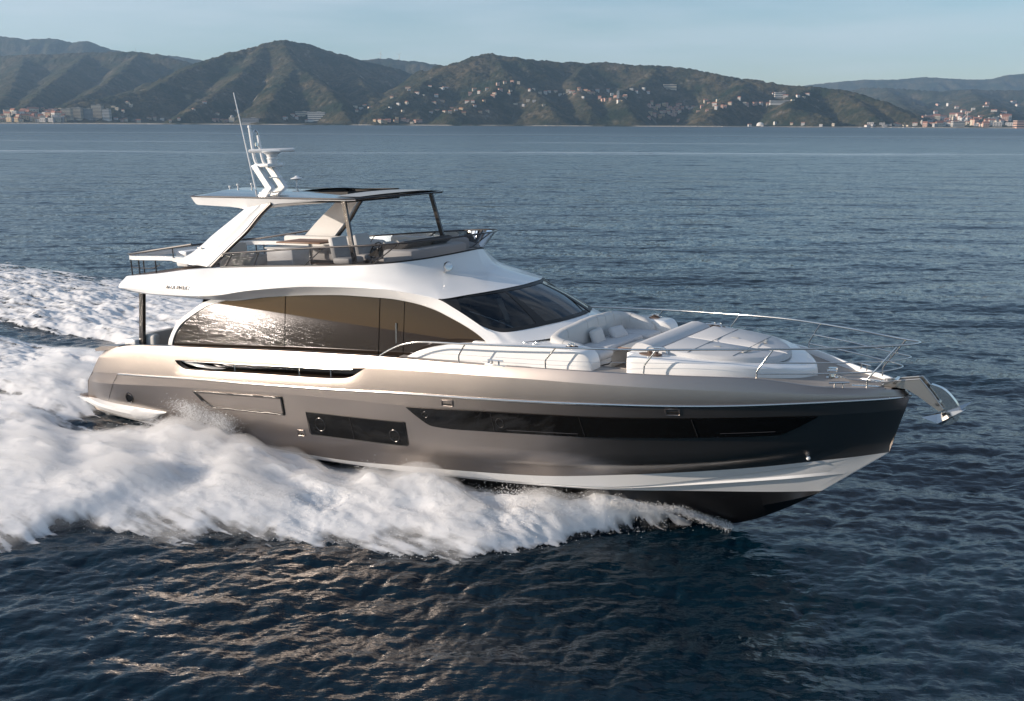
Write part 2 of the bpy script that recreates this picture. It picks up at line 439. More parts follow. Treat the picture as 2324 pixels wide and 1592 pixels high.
add_attr(sea, 'far', np.concatenate([far, [0]]))
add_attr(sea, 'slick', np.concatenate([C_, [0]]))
tag(sea, 'dark blue sea with short wind ripples reaching to the coast', 'sea', kind='structure')
del V, Q

# ------------------------------------------------------------------ white water thrown up by the hull
def fnoise(shape, d, lx, ly, seed, slope=2.2):
    """periodic noise with features about lx by ly metres"""
    r = np.random.default_rng(seed)
    kx = np.fft.fftfreq(shape[0], d[0])[:, None] * lx; ky = np.fft.fftfreq(shape[1], d[1])[None] * ly
    k = np.hypot(kx, ky)
    F = np.fft.fft2(r.normal(size=shape)) * (1 + k * k) ** (-slope / 2) * np.exp(-(k / 14) ** 2)
    n = np.fft.ifft2(F).real; n -= n.mean(); return n / n.std()
def foam_material():
    m = bpy.data.materials.new('white_water'); m.use_nodes = True; nt = m.node_tree; nt.nodes.clear(); L = nt.links.new
    o = nt.nodes.new('ShaderNodeOutputMaterial'); df = nt.nodes.new('ShaderNodeBsdfDiffuse'); tl = nt.nodes.new('ShaderNodeBsdfTranslucent'); tp = nt.nodes.new('ShaderNodeBsdfTransparent')
    m1 = nt.nodes.new('ShaderNodeMixShader'); m2 = nt.nodes.new('ShaderNodeMixShader'); at = nt.nodes.new('ShaderNodeAttribute'); at.attribute_name = 'cover'
    df.inputs[0].default_value = (.95, .95, .95, 1); tl.inputs[0].default_value = (.86, .88, .90, 1); m1.inputs[0].default_value = .22
    L(df.outputs[0], m1.inputs[1]); L(tl.outputs[0], m1.inputs[2]); L(at.outputs['Fac'], m2.inputs[0]); L(tp.outputs[0], m2.inputs[1]); L(m1.outputs[0], m2.inputs[2]); L(m2.outputs[0], o.inputs[0])
    return m
def build_foam():
    da, db = .05, .05
    a = np.arange(-34, 20.2, da); b = np.arange(-14.2, 14.2, db)
    A, Bm = np.meshgrid(a, b, indexing='ij'); sh = A.shape
    n0 = fnoise(sh, (da, db), 5.0, 2.6, 11); n1 = fnoise(sh, (da, db), 2.4, .8, 12, 2.6); n2 = fnoise(sh, (da, db), .7, .3, 13, 2.0)
    n3 = fnoise(sh, (da, db), 2.4, .30, 14, 1.7)
    # ragged outline: push the lookup outwards and inwards
    h, d = wash(A, Bm * (1 + .035 * n0 + .018 * n1))
    age = np.clip((9 - A) / 16, 0, 1)
    lace = .9 * n3 + .5 * n2 + .5 * n1
    cov = np.clip((d * 1.55 - .45 - age * .2 - (.14 + .28 * age + .22 * (1 - np.clip(d, 0, 1))) * lace * np.clip(1.6 - d, .55, 1)) * 1.35, 0, 1) * np.clip(d * 8, 0, 1)
    body = np.clip(d * 1.4, 0, 1)
    z = h * (1 + .10 * n0) + body * (.045 * n0 + .045 * n1 + .014 * n2 + .002 * n3) * np.clip(.35 + h * 1.3, .3, 1.0)
    zf = np.clip(cov * 1.15 - .1, 0, 1)
    for ax_ in (0, 1):
        for _ in range(2): zf = sum(np.roll(zf, k, ax_) for k in range(-3, 4)) / 7
    zf = np.minimum(zf, np.clip(cov * 3 + .1, 0, 1)); z = z * zf ** .8
    X, Y = from_level(A, Bm)
    hs, _, _ = waves(X.ravel(), Y.ravel())
    base = hs.reshape(sh) * (1 - .75 * np.clip(d, 0, 1)) + .015
    Z = base + np.maximum(z, -.02)
    keep = cov > .015
    hullin = (np.abs(Bm) < np.interp(A, [.6, 8, 14, 17, 19], [1.9, 2.0, 1.7, 1.1, .1])) & (A > .8)
    keep &= ~hullin
    idx = -np.ones(sh, int); q = keep[:-1, :-1] & keep[1:, :-1] & keep[1:, 1:] & keep[:-1, 1:]
    used = np.zeros(sh, bool); used[:-1, :-1] |= q; used[1:, :-1] |= q; used[1:, 1:] |= q; used[:-1, 1:] |= q
    idx[used] = np.arange(used.sum())
    Q = np.stack([idx[:-1, :-1][q], idx[1:, :-1][q], idx[1:, 1:][q], idx[:-1, 1:][q]], 1)
    V = np.stack([X[used], Y[used], Z[used]], 1)
    o = quad_mesh('white_water', V, Q, foam_material())
    add_attr(o, 'cover', cov[used])
    tag(o, 'white churned water along both sides of the hull and in the wake', 'foam', kind='stuff')
    # drifting mist over the wash: one closed skin, thick in the middle and nothing at the rim
    st = 4; a2, b2 = A[::st, ::st], Bm[::st, ::st]; th = np.clip(h[::st, ::st] - .05, 0, 1) * np.clip(d[::st, ::st] * 1.3, 0, 1) * np.clip((a2 + 12) / 14, 0, 1)
    th = .30 * th ** .8 * (1 + .35 * n0[::st, ::st] + .25 * n1[::st, ::st]); th = np.clip(th, 0, .26) + .13 * np.clip(d[::st, ::st] * 4, 0, 1) * np.clip(1.15 - d[::st, ::st], 0, 1) * np.clip((a2 + 4) / 6, 0, 1) * (a2 < 19.2)
    x2, y2 = X[::st, ::st], Y[::st, ::st]; zl = Z[::st, ::st] - .12; zu = zl + .12 + th
    for side in (-1, 1):
        kp = (th > .02) & (b2 * side > 0)
        q = kp[:-1, :-1] & kp[1:, :-1] & kp[1:, 1:] & kp[:-1, 1:]
        us = np.zeros(kp.shape, bool)
        for w_ in (us[:-1, :-1], us[1:, :-1], us[1:, 1:], us[:-1, 1:]): w_ |= q
        ix = -np.ones(kp.shape, int); ix[us] = np.arange(us.sum()); n = int(us.sum())
        cnt = np.zeros(kp.shape, int)
        for w_ in (cnt[:-1, :-1], cnt[1:, :-1], cnt[1:, 1:], cnt[:-1, 1:]): w_ += q
        rim = cnt < 4
        top = np.where(rim, zl, zu)
        Vv = np.concatenate([np.stack([x2[us], y2[us], top[us] + .002], 1), np.stack([x2[us], y2[us], zl[us]], 1)])
        Qt = np.stack([ix[:-1, :-1][q], ix[1:, :-1][q], ix[1:, 1:][q], ix[:-1, 1:][q]], 1)
        ed = np.concatenate([Qt[:, [0, 1]], Qt[:, [1, 2]], Qt[:, [2, 3]], Qt[:, [3, 0]]]); key = np.sort(ed, 1); k1 = key[:, 0] * n + key[:, 1]
        u_k, inv, c_ = np.unique(k1, return_inverse=True, return_counts=True); be = ed[c_[inv] == 1]
        Qs = np.stack([be[:, 1], be[:, 0], be[:, 0] + n, be[:, 1] + n], 1)
        m = bpy.data.materials.new('spray_mist'); m.use_nodes = True; nt = m.node_tree; nt.nodes.clear()
        oo = nt.nodes.new('ShaderNodeOutputMaterial'); v = nt.nodes.new('ShaderNodeVolumePrincipled')
        v.inputs['Color'].default_value = (.97, .97, .97, 1); v.inputs['Density'].default_value = 1.4; v.inputs['Anisotropy'].default_value = .2
        nt.links.new(v.outputs[0], oo.inputs['Volume'])
        mo = quad_mesh('mist', Vv, np.concatenate([Qt, Qt[:, ::-1] + n, Qs]), m)
        tag(mo, 'soft white mist hanging over the wash on the ' + ('near' if side < 0 else 'far') + ' side of the hull', 'mist', kind='stuff')
    return A, Bm, X, Y, Z, h, d, cov, n1
FA = build_foam()

def droplets(name, P, r, label, stretch):
    """many small drops in one mesh: four-sided darts drawn out along the way the water is thrown"""
    n = len(P)
    base = np.array([(1, 0, -.35), (-.5, .87, -.35), (-.5, -.87, -.35), (0, 0, 1.)])
    ax = np.array([CY, -SY, 0]); ay = np.array([SY, CY, 0])
    q = rng.normal(size=(n, 3)) * .25
    T = base[None] * r[:, None, None]
    sx = stretch[:, None]
    loc = (T[:, :, 0] * sx)[..., None] * ax + (T[:, :, 1])[..., None] * ay + T[:, :, 2][..., None] * np.array([0, 0, 1.])
    loc[..., 2] += T[:, :, 0] * sx * q[:, :1]
    V = (P[:, None] + loc).reshape(-1, 3)
    f = np.array([(0, 1, 2), (0, 3, 1), (1, 3, 2), (2, 3, 0)])
    Q = (np.arange(n)[:, None, None] * 4 + f[None]).reshape(-1, 3)
    m = mat('spray_drops', (.86, .86, .86), .7, sss=0)
    b = m.node_tree.nodes['Principled BSDF']; b.inputs['Specular IOR Level'].default_value = .2
    o = quad_mesh(name, V, Q, m)
    tag(o, label, 'spray', kind='stuff')
    return o
def build_spray():
    A, Bm, X, Y, Z, h, d, cov, n1 = FA
    w = np.clip(h - .12, 0, 1) * (d > .05) * np.clip((A + 6) / 10, .15, 1) * (1 + .6 * np.clip(n1, -1, 2))
    w += .14 * ((d > .30) & (d < .85) & (A > 4) & (A < 19.8))
    w *= (Bm < 0) * 1.0 + (Bm >= 0) * .25
    w = np.where((np.abs(Bm) < np.interp(A, [.6, 8, 14, 17, 19.2], [2.3, 2.4, 2.1, 1.5, .4])) & (A > 1), 0, w)
    p = w.ravel() / w.sum(); n = 200000
    k = rng.choice(p.size, n, p=p)
    hh = h.ravel()[k]
    P = np.stack([X.ravel()[k], Y.ravel()[k], Z.ravel()[k]], 1)
    up = rng.exponential(.045, n) * (.5 + hh * 1.6)
    side = np.sign(Bm.ravel()[k]) * rng.exponential(.10, n) * (.4 + (rng.random(n) < .25))
    along = -np.abs(rng.normal(size=n)) * .15
    P[:, 0] += along * CY + side * SY + rng.normal(size=n) * .03
    P[:, 1] += -along * SY + side * CY + rng.normal(size=n) * .03
    P[:, 2] += up - .02
    r = .003 + .006 * rng.random(n) ** 2
    st = 1 + 2.5 * rng.random(n)
    # two feathers of spray climbing the hull amidships
    Pl = []
    for (ca, cb, ht, m) in ((6.3, 2.78, 1.0, 16000), (7.35, 2.8, .9, 15000), (5.4, 2.8, .4, 3000), (4.6, 2.8, .35, 3000)):
        t = rng.random(m) ** 1.6
        a = ca - .55 * t + rng.normal(size=m) * (.10 + .28 * t); bb = -(cb + np.abs(rng.normal(size=m)) * .22)
        x, y = from_level(a, bb)
        Pl.append(np.stack([x, y, .25 + ht * t + rng.normal(size=m) * .05], 1))
    # a thin sheet running up the forefoot
    m = 9000; a = 17.6 + 2.2 * rng.random(m); bw = np.interp(a, [17.6, 18.6, 19.4, 19.85], [1.5, 1.0, .5, .04])
    z = np.interp(a, [17.6, 18.9, 19.5, 19.85], [.66, .55, .3, .1]) + rng.normal(size=m) * .04
    x, y = from_level(a, -(bw + np.abs(rng.normal(size=m)) * .12)); Pl.append(np.stack([x, y, z], 1))
    Pl = np.concatenate(Pl); r2 = .004 + .008 * rng.random(len(Pl)) ** 2
    droplets('spray', np.concatenate([P, Pl]), np.concatenate([r, r2]), 'fine white spray flying off the wash beside the hull', np.concatenate([st, np.ones(len(Pl))]))
build_spray()

# ------------------------------------------------------------------ the yacht (metres: x ahead of the stern, y to port, z up)
yacht = bpy.data.objects.new('motor_yacht', None); COL.objects.link(yacht)
yacht.matrix_world = BOAT
tag(yacht, 'champagne and white flybridge motor yacht speeding through the sea, bow to the right', 'yacht')

SLT = pchip([5.25, 6, 7.75, 9.3, 11.08, 12.05], [2.07, 2.12, 2.215, 2.305, 2.40, 2.49])
SLB = pchip([5.25, 5.43, 5.72, 6.4, 7.75, 9.26, 10.5, 11.3, 11.6, 11.83, 12.05], [2.07, 1.94, 1.86, 1.885, 1.97, 2.05, 2.11, 2.17, 2.24, 2.36, 2.49])
CHM = pchip([1.5, 3.7, 5.25], [1.78, 1.97, 2.07]); CHF = pchip([12.05, 12.49, 14.76, 17, 18.4, 19.8, 21.2, 22.2, 23.16], [2.49, 2.52, 2.61, 2.65, 2.65, 2.64, 2.61, 2.56, 2.48])
def slot_z(x, top):
    return np.where(x < 5.25, CHM(x), np.where(x > 12.05, CHF(x), SLT(x) if top else SLB(x)))
def slot_b(x):
    s, r = HBF['sheer'](x), HBF['rub'](x); return s + (r - s) * np.interp(x, [9, 16], [.6, .82])
XA = dict(sheer=1.8, slot=1.6, rub=1.12, wt=.55, kn=.35, ch=.42, chb=.45, boot=.5, keel=.6)
XE = {k: v[0][-1] for k, v in HB.items()}; XE['slot'] = 23.165; XE['keel'] = 21.6
NU = 260
u_ = np.linspace(0, 1, NU); u_ = 1 - (1 - u_) ** 1.25
def sm(y, n=6):
    """keep the ends, take the tracing tremble out of a line"""
    y = y.copy()
    for _ in range(n): y[1:-1] = .25 * y[:-2] + .5 * y[1:-1] + .25 * y[2:]
    return y
def hull_line(k, s=-1, off=0.):
    x = XA[k] + (XE[k] - XA[k]) * u_
    return np.stack([x, s * (sm(HBF[k](x), 4) + off), sm(HZF[k](x), 30)], 1)
def mixl(a, b, t, bulge=0.):
    q = a * (1 - t) + b * t
    q[:, 1] += np.sign(a[:, 1] + b[:, 1] + 1e-9) * bulge
    return q
L_ = {k: hull_line(k) for k in HORD}
xs = XA['slot'] + (XE['slot'] - XA['slot']) * u_
bsl = sm(slot_b(xs), 3); bsl[-1] = 0
L_['st'] = np.stack([xs, -bsl, slot_z(xs, True)], 1); L_['sb'] = np.stack([xs, -bsl, slot_z(xs, False)], 1)
hole = (xs[:-1] > 5.2) & (xs[1:] < 12.1)
hm = MB()
wing = np.clip((xs - 19.0) / 3.0, 0, 1)
for s in (1, -1):
    K = (lambda P: P) if s == 1 else mir
    # bulwark above and below the long slot
    hm.grid([K(L_['sheer']), K(mixl(L_['sheer'], L_['st'], .5, .01)), K(L_['st'])])
    lip = L_['sb'].copy()
    hm.grid([K(L_['st']), K(L_['sb'])], skip=lambda i, j: hole[j])
    mid = mixl(L_['sb'], L_['rub'], .55, .012)
    hm.grid([K(L_['sb']), K(mid), K(L_['rub'])])
    # topsides: rub rail to knuckle to the spray chine
    r2 = L_['rub'].copy(); r2[:, 1] += .022 * np.clip((23.2 - r2[:, 0]) * 3, 0, 1)
    rows = [r2, mixl(r2, L_['wt'], .5), L_['wt']]
    hm.grid([K(p) for p in rows])
    w2 = L_['wt'].copy(); w2[:, 1] += .012 * np.clip((23.1 - w2[:, 0]) * 3, 0, 1)
    fl = -.05 * np.sin(np.pi * np.clip((xs - 14) / 9, 0, 1))
    rows = [w2]
    for t in (.25, .5, .75):
        q = mixl(w2, L_['kn'], t); q[:, 1] -= fl * math.sin(math.pi * t); rows.append(q)
    rows.append(L_['kn'])
    for t in (.33, .66):
        q = mixl(L_['kn'], L_['ch'], t); q[:, 1] -= 1.4 * fl * math.sin(math.pi * t) - .02 * math.sin(math.pi * t); rows.append(q)
    rows.append(L_['ch'])
    hm.grid([K(p) for p in rows])
    hm.add([K(np.array([p]))[0] for p in (r2[0], L_['rub'][0], L_['wt'][0], w2[0])], [(0, 1, 2, 3)])
# transom
tr_ = [L_[k][0] for k in ('sheer', 'st', 'rub', 'wt', 'kn', 'ch')]
hm.grid([tr_, [p * np.array([1, .9, 1]) - np.array([.10, 0, 0]) for p in tr_], [mir([p])[0] * np.array([1, .9, 1]) - np.array([.10, 0, 0]) for p in tr_], [mir([p])[0] for p in tr_]])
hull = hm.build('hull', M['paint'], yacht, angle=170, weld=False)

wm = MB()
for s in (1, -1):
    K = (lambda P: P) if s == 1 else mir
    top = L_['ch'].copy(); top[:, 1] += np.where(u_ < .999, .0, 0)
    wm.grid([K(L_['ch']), K(L_['chb'])])
    # bottom above the boot line with one spray strake
    A0, B0 = L_['chb'], L_['boot']
    rows = []
    for t, o in ((0, -.05), (.4, -.0), (.5, .055), (.53, -.0), (1, 0)):
        q = mixl(A0, B0, t, 0); k = np.clip((q[:, 0] - 15.5) / 2, 0, 1) * np.clip((22.2 - q[:, 0]) / 1.2, 0, 1)
        q[:, 1] -= o * k; rows.append(q)
    wm.grid([K(p) for p in rows])
wm.build('spray_chine', M['white'], hull, angle=14)
bm_ = MB()
for s in (1, -1):
    K = (lambda P: P) if s == 1 else mir
    bm_.grid([K(L_['boot']), K(mixl(L_['boot'], L_['keel'], .5, .12)), K(L_['keel'])])
tb = [L_[k][0] for k in ('ch', 'chb', 'boot', 'keel')]
bm_.grid([tb, mir(tb)])
bm_.build('bottom', M['antifoul'], hull, angle=30)

# bright rubbing strake, one each side
for s in (-1, 1):
    q = hull_line('rub', s); n0 = np.argmax(q[:, 0] > 2.64); q = q[n0:]
    q[:, 1] += s * .008
    nrm = np.gradient(q, axis=0); side = np.stack([nrm[:, 1] * -s * -1, nrm[:, 0] * 0, nrm[:, 2] * 0], 1)
    rb = MB(); rb.tube(q + np.array([0, 0, -.012]), .026, 8)
    rb.build('rubbing_strake', M['steel'], hull, angle=60)

def hull_pt(x, z, off=.0, s=-1):
    b = hull_b(x, z); e = .02
    n = Vector((hull_b(x + e, z) - hull_b(x - e, z), -2 * e, 0)); nz_ = (hull_b(x, z + e) - hull_b(x, z - e))
    N = Vector((-(hull_b(x + e, z) - hull_b(x - e, z)) / (2 * e), 1, -nz_ / (2 * e))).normalized()
    p = Vector((x, b, z)) + N * off
    return (p.x, s * p.y, p.z)
def hull_patch(name, top, bot, m, parent, n=40, off=.012, s=-1, rows=7, depth=.03):
    """a pane lying in the hull side between two (x, z) lines"""
    T = curve([(x, 0, z) for x, z in top], n) if len(top) > 2 else np.linspace((top[0][0], 0, top[0][1]), (top[-1][0], 0, top[-1][1]), n)
    Bq = curve([(x, 0, z) for x, z in bot], n) if len(bot) > 2 else np.linspace((bot[0][0], 0, bot[0][1]), (bot[-1][0], 0, bot[-1][1]), n)
    R = []
    for k in range(rows):
        t = k / (rows - 1); q = T * (1 - t) + Bq * t
        R.append([hull_pt(p[0], p[2], off, s) for p in q])
    mb = MB(); mb.grid(R)
    edge = R[0] + [r[-1] for r in R[1:]] + R[-1][::-1][1:] + [r[0] for r in R[::-1][1:-1]]
    inner = [(p[0], p[1] - s * depth, p[2]) for p in edge]
    mb.grid([edge, inner], closed=True)
    return mb.build(name, m, parent, angle=25, weld=True)
def hull_ring(name, pts, m, parent, r=.012, s=-1, off=.012, dense=10):
    P = []
    for (a, b) in zip(pts, pts[1:] + pts[:1]):
        for k in range(dense): P.append((a[0] + (b[0] - a[0]) * k / dense, a[1] + (b[1] - a[1]) * k / dense))
    mb = MB(); mb.tube([hull_pt(x, z, off, s) for x, z in P], r, 6, closed=True)
    return mb.build(name, m, parent, angle=60)

for s in (-1, 1):
    # long forward window band, three panes behind thin seams
    ct = [(13.19, 1.715), (13.93, 1.755), (15.06, 1.83), (17.0, 1.925), (18.4, 1.985), (19.79, 2.055), (21.0, 2.10), (21.8, 2.112)]
    cb = [(13.19, 1.71), (13.5, 1.50), (13.86, 1.335), (14.2, 1.325), (15.27, 1.375), (16.9, 1.45), (17.54, 1.475), (18.78, 1.555), (19.91, 1.62), (21.08, 1.69), (21.32, 1.80), (21.8, 2.11)]
    fw = hull_patch('window_band', ct, cb, M['hull_glass'], hull, n=90, off=.010, s=s)
    for x in (15.43, 17.46, 19.66):
        zt, zb = np.interp(x, [p[0] for p in ct], [p[1] for p in ct]), np.interp(x, [p[0] for p in cb], [p[1] for p in cb])
        mb = MB(); mb.tube([hull_pt(x + .03 * (1 - t), zb + .02 + (zt - zb - .04) * t, .012, s) for t in np.linspace(0, 1, 6)], .008, 6)
        mb.build('seam', M['trim'], fw)
    for xa, xb, dz in ((15.75, 17.35, .07), (20.1, 21.05, .09)):       # steel grab strips behind the glass
        mb = MB(); mb.tube([hull_pt(x, float(np.interp(x, [p[0] for p in cb], [p[1] for p in cb])) + dz, .011, s) for x in np.linspace(xa, xb, 8)], .007, 6)
        mb.build('glass_strip', M['trim'], fw)
    for x, z, r in ((13.72, 1.60, .06), (15.62, 1.62, .09)):           # opening ports set in the glass
        mb = MB(); mb.tube([hull_pt(x + r * math.cos(t), z + r * 1.15 * math.sin(t), .012, s) for t in np.linspace(0, 2 * math.pi, 25)[:-1]], .008, 6, closed=True)
        mb.build('port_ring', M['trim'], fw)
    # two-part window amidships
    wb = [(10.02, 1.21), (11.53, 1.265), (13.10, 1.325)]; wbb = [(10.10, .655), (11.62, .715), (13.08, .765)]
    w = hull_patch('hull_window', wb, wbb, M['hull_glass'], hull, n=40, off=.010, s=s)
    hull_ring('window_frame', [(10.02, 1.215), (11.53, 1.27), (13.08, 1.33), (13.11, .80), (13.06, .755), (11.62, .705), (10.12, .645), (10.06, .70)], M['black'], w, .008, s)
    mb = MB(); mb.tube([hull_pt(11.45 + .05 * (1 - t), .72 + .53 * t, .012, s) for t in np.linspace(0, 1, 5)], .012, 6); mb.build('seam', M['trim'], w)
    for x, z, r in ((10.45, .95, .16), (12.75, .97, .14)):
        mb = MB(); mb.tube([hull_pt(x + r * math.cos(t), z + r * math.sin(t), .012, s) for t in np.linspace(0, 2 * math.pi, 29)[:-1]], .010, 6, closed=True)
        mb.build('port_ring', M['trim'], w)
    # shell door aft: painted panel in a bright dark frame
    dr = hull_patch('shell_door', [(6.05, 1.27), (7.67, 1.37), (9.22, 1.47)], [(6.62, .955), (8.09, 1.025), (9.23, 1.075)], M['paint'], hull, n=30, off=.012, s=s)
    hull_ring('door_frame', [(5.93, 1.295), (7.67, 1.40), (9.235, 1.49), (9.25, 1.05), (8.09, .995), (6.64, .925), (6.22, 1.06)], M['trim'], dr, .021, s, .012)
    hull_ring('door_gasket', [(6.02, 1.275), (7.67, 1.375), (9.215, 1.465), (9.225, 1.075), (8.09, 1.022), (6.65, .952), (6.27, 1.07)], M['black'], dr, .015, s, .012)
    # porthole, exhausts, vents
    mb = MB(); c = Vector(hull_pt(2.98, .76, .0, s)); mb.lathe([(.13, .0), (.165, .0), (.165, .02), (.15, .032), (.13, .02)], c, 28, axis=(0, s, 0)); ph = mb.build('porthole', M['trim'], hull)
    mb = MB(); mb.lathe([(.001, .006), (.135, .006)], c, 28, axis=(0, s, 0)); mb.build('pane', M['hull_glass'], ph)
    for x, z, r in ((4.56, .07, .035), (4.81, .08, .035), (5.13, .02, .05)):
        mb = MB(); mb.lathe([(.02, -.02), (r * .7, .03), (r, .03), (r, -.03)], hull_pt(x, z, 0, s), 14, axis=(0, s, 0)); mb.build('exhaust', M['steel'], hull)
    for x, z, wv, hv in ((5.58, .09, .20, .12), (9.74, .635, .24, .13), (14.35, 1.93, .28, .12), (19.34, 2.18, .26, .12)):
        e = hull_ring('drain_vent', [(x - wv / 2, z + hv / 2), (x + wv / 2, z + hv / 2 + .01), (x + wv / 2, z - hv / 2), (x - wv / 2, z - hv / 2 - .01)], M['paint'], hull, .010, s, .006, 6)
        mb = MB(); P = [hull_pt(x + dx * wv / 2, z - hv / 2 + dz, .008, s) for dx, dz in ((-.8, .012), (.8, .02), (.8, .05), (-.8, .042))]
        mb.add(P, [(0, 1, 2, 3)]); mb.build('vent_slit', M['black'], e)
    mb = MB(); c = Vector(hull_pt(21.48, 1.10, .0, s)); mb.lathe([(.001, .05), (.03, .035), (.045, .0)], c, 12, axis=(.2, s, 0)); mb.build('thruster_light', M['white'], hull)
    # thin joint lines: aft quarter and bulwark panel
    for P in ([(2.64, 1.42), (2.2, 1.0), (1.70, .5)], [(12.49, 2.515), (12.82, 2.755)]):
        q = curve([(x, 0, z) for x, z in P], 14) if len(P) > 2 else np.linspace((P[0][0], 0, P[0][1]), (P[1][0], 0, P[1][1]), 14)
        mb = MB(); mb.tube([hull_pt(x, z, -.001, s) for x, _, z in q], .006, 5); mb.build('panel_joint', M['trim'], hull)
    hull_ring('boarding_gate', [(3.70, 2.29), (4.29, 2.34), (4.29, 1.90), (3.71, 1.86)], M['trim'], hull, .006, s, .0, 6)
    # swim platform wing at the quarter
    T = [(.55, .44), (1.5, .45), (3.0, .50), (4.55, .53)]; Bt = [(.55, .20), (1.9, .08), (3.2, .05), (4.40, .46)]
    mb = MB(); tc_, bc_ = curve([(x, 0, z) for x, z in T], 24), curve([(x, 0, z) for x, z in Bt], 24); R = []
    for k, (o, t) in enumerate(((-.02, 0), (.17, .03), (.20, .25), (.15, .65), (-.02, 1))):
        R.append([hull_pt(*(p * (1 - t) + q * t)[[0, 2]], o * (min(1, (4.7 - p[0]) / 1.6)) ** .7 if o > 0 else o, s) for p, q in zip(tc_, bc_)])
    mb.grid(R); mb.add([r[0] for r in R], [tuple(range(len(R)))]); mb.build('quarter_wing', M['white'], hull, angle=30)

# swim platform and stern corners
mb = MB(); ol = [(.9, -2.45), (.0, -2.42), (-.45, -2.2), (-.55, -1.6), (-.55, 1.6), (-.45, 2.2), (0, 2.42), (.9, 2.45)]
mb.prism(ol, 2, .30, .42); pf = mb.build('swim_platform', M['white'], yacht, angle=30)
mb = MB(); mb.prism([(x * .97 + .02, y * .97) for x, y in ol], 2, .424, .45); mb.build('platform_deck', M['teak_dark'], pf, angle=30)
for s in (-1, 1):
    mb = MB()
    P = [(1.55, 1.80), (1.72, 2.06), (2.10, 2.14), (2.58, 2.17), (2.75, 2.25), (2.45, 1.98), (1.95, 1.90)]
    mb.prism([(x, z) for x, z in [(1.45, 2.02), (1.75, 2.12), (2.6, 2.20), (2.6, 2.10), (1.5, 1.96)]], 1, s * 2.25, s * 2.62); cb_ = mb.build('mooring_bridge', M['paint'], hull, angle=20)
    mb = MB(); mb.box((2.05, s * 2.42, 1.93), (.6, .06, .16)); mb.build('fairlead_recess', M['interior'], cb_)
    for x in (1.85, 2.05, 2.28):
        mb = MB(); mb.tube([(x, s * 2.50, 1.84), (x, s * 2.50, 2.06)], .028, 10); mb.build('bollard', M['steel'], cb_)
    mb = MB(); mb.tube(curve([(1.75, s * 2.42, 1.90), (1.45, s * 2.40, 1.62), (1.12, s * 2.38, 1.2), (.75, s * 2.36, .80)], 14), .018, 8); mb.build('stern_handrail', M['steel'], hull)

# bulwark lining, cap and decks
DK = pchip([1, 5, 9, 12.6], [1.45, 1.52, 1.62, 1.72])
mb = MB()
for s in (-1, 1):
    K = (lambda P: P) if s == -1 else mir
    q = L_['sheer']; q = q[q[:, 0] < 12.9]
    inn = q + np.array([0, .16, 0.0]); low = inn.copy(); low[:, 2] = DK(low[:, 0]); low[:, 1] += .02
    mb.grid([K(q), K(q + np.array([0, .03, .012])), K(inn + np.array([0, -.03, .012])), K(inn)])
    # lining: leave the slot open
    it = L_['st'] + np.array([0, .14, 0]); ib = L_['sb'] + np.array([0, .14, 0]); k = (xs > 2.0) & (xs < 12.9)
    inn2 = L_['sheer'] + np.array([0, .16, 0]); low2 = it.copy(); low2[:, 2] = DK(low2[:, 0])
    hk = hole[k[:-1]] if False else None
    kk = np.where(k)[0]
    mb.grid([K(inn2[kk]), K(it[kk])]); mb.grid([K(it[kk]), K(ib[kk])], skip=lambda i, j: hole[kk[j]])
    mb.grid([K(ib[kk]), K(low2[kk])])
    # returns of the slot
    hk = np.where((xs > 5.2) & (xs < 12.1))[0]
    mb.grid([K(L_['st'][hk]), K(it[hk])]); mb.grid([K(L_['sb'][hk]), K(ib[hk])])
mb.build('bulwark_lining', M['paint'], hull, angle=25)
for s in (-1, 1):
    for x in (7.55, 9.85, 10.9):
        mb = MB(); y = s * (float(slot_b(np.array(x))) - .07); mb.tube([(x, y, float(SLB(x)) - .01), (x, y, float(SLT(x)) + .01)], .016, 8); mb.build('slot_stanchion', M['steel'], hull)
    mb = MB(); mb.tube([(x, s * (float(slot_b(np.array(x))) - .07), float(SLT(x)) - .04) for x in np.linspace(5.6, 11.6, 20)], .012, 8); mb.build('slot_rail', M['steel'], hull)
    mb = MB(); P = curve([(5.3, s * 2.68, 2.04), (5.6, s * 2.62, 1.95), (6.1, s * 2.60, 1.90), (6.5, s * 2.6, 1.90)], 10); Q_ = P + np.array([.35, -s * .04, .02])
    mb.grid([P, Q_, Q_ + np.array([0, -s * .12, 0])]); mb.build('slot_fairing', M['white'], hull)
mb = MB()
q = np.array([p for p in L_['sheer'] if 1.7 < p[0] < 12.95]); zz = DK(q[:, 0])
a = np.stack([q[:, 0], q[:, 1] + .14, zz], 1)
mb.grid([a, mir(a)]); mb.build('side_deck', M['teak_dark'], yacht)
# foredeck with a lounge well cut into it
REC_A, REC_B, REC_Y, REC_Z = 15.9, 18.22, 1.72, 2.50
fx = np.unique(np.concatenate([np.linspace(12.6, 22.9, 60), [REC_A, 17.56, REC_B]]))
ty = np.array([-1, -.9, -.66, -.4, 0, .4, .66, .9, 1])
FDZ = lambda x: float(np.interp(x, [12.6, 17, 20.5, 21.6, 23], [2.70, 2.79, 2.79, 2.60, 2.545]))
rows = []; ys_ = []
for x in fx:
    b = float(HBF['sheer'](x)) - .07; yy = sorted(set([b * t for t in ty] + [REC_Y, -REC_Y, 1.0, -1.0]) if b > 1.8 else [b * t for t in ty])
    if b > 1.8: yy = [-b, -2.2 if b > 2.3 else -b + .02, -REC_Y, -1.0, -.4, 0, .4, 1.0, REC_Y, 2.2 if b > 2.3 else b - .02, b]
    else: yy = list(np.linspace(-b, b, 11))
    ys_.append(yy); rows.append([(x, y, FDZ(x) + .03 * (1 - (y / max(b, .01)) ** 2)) for y in yy])
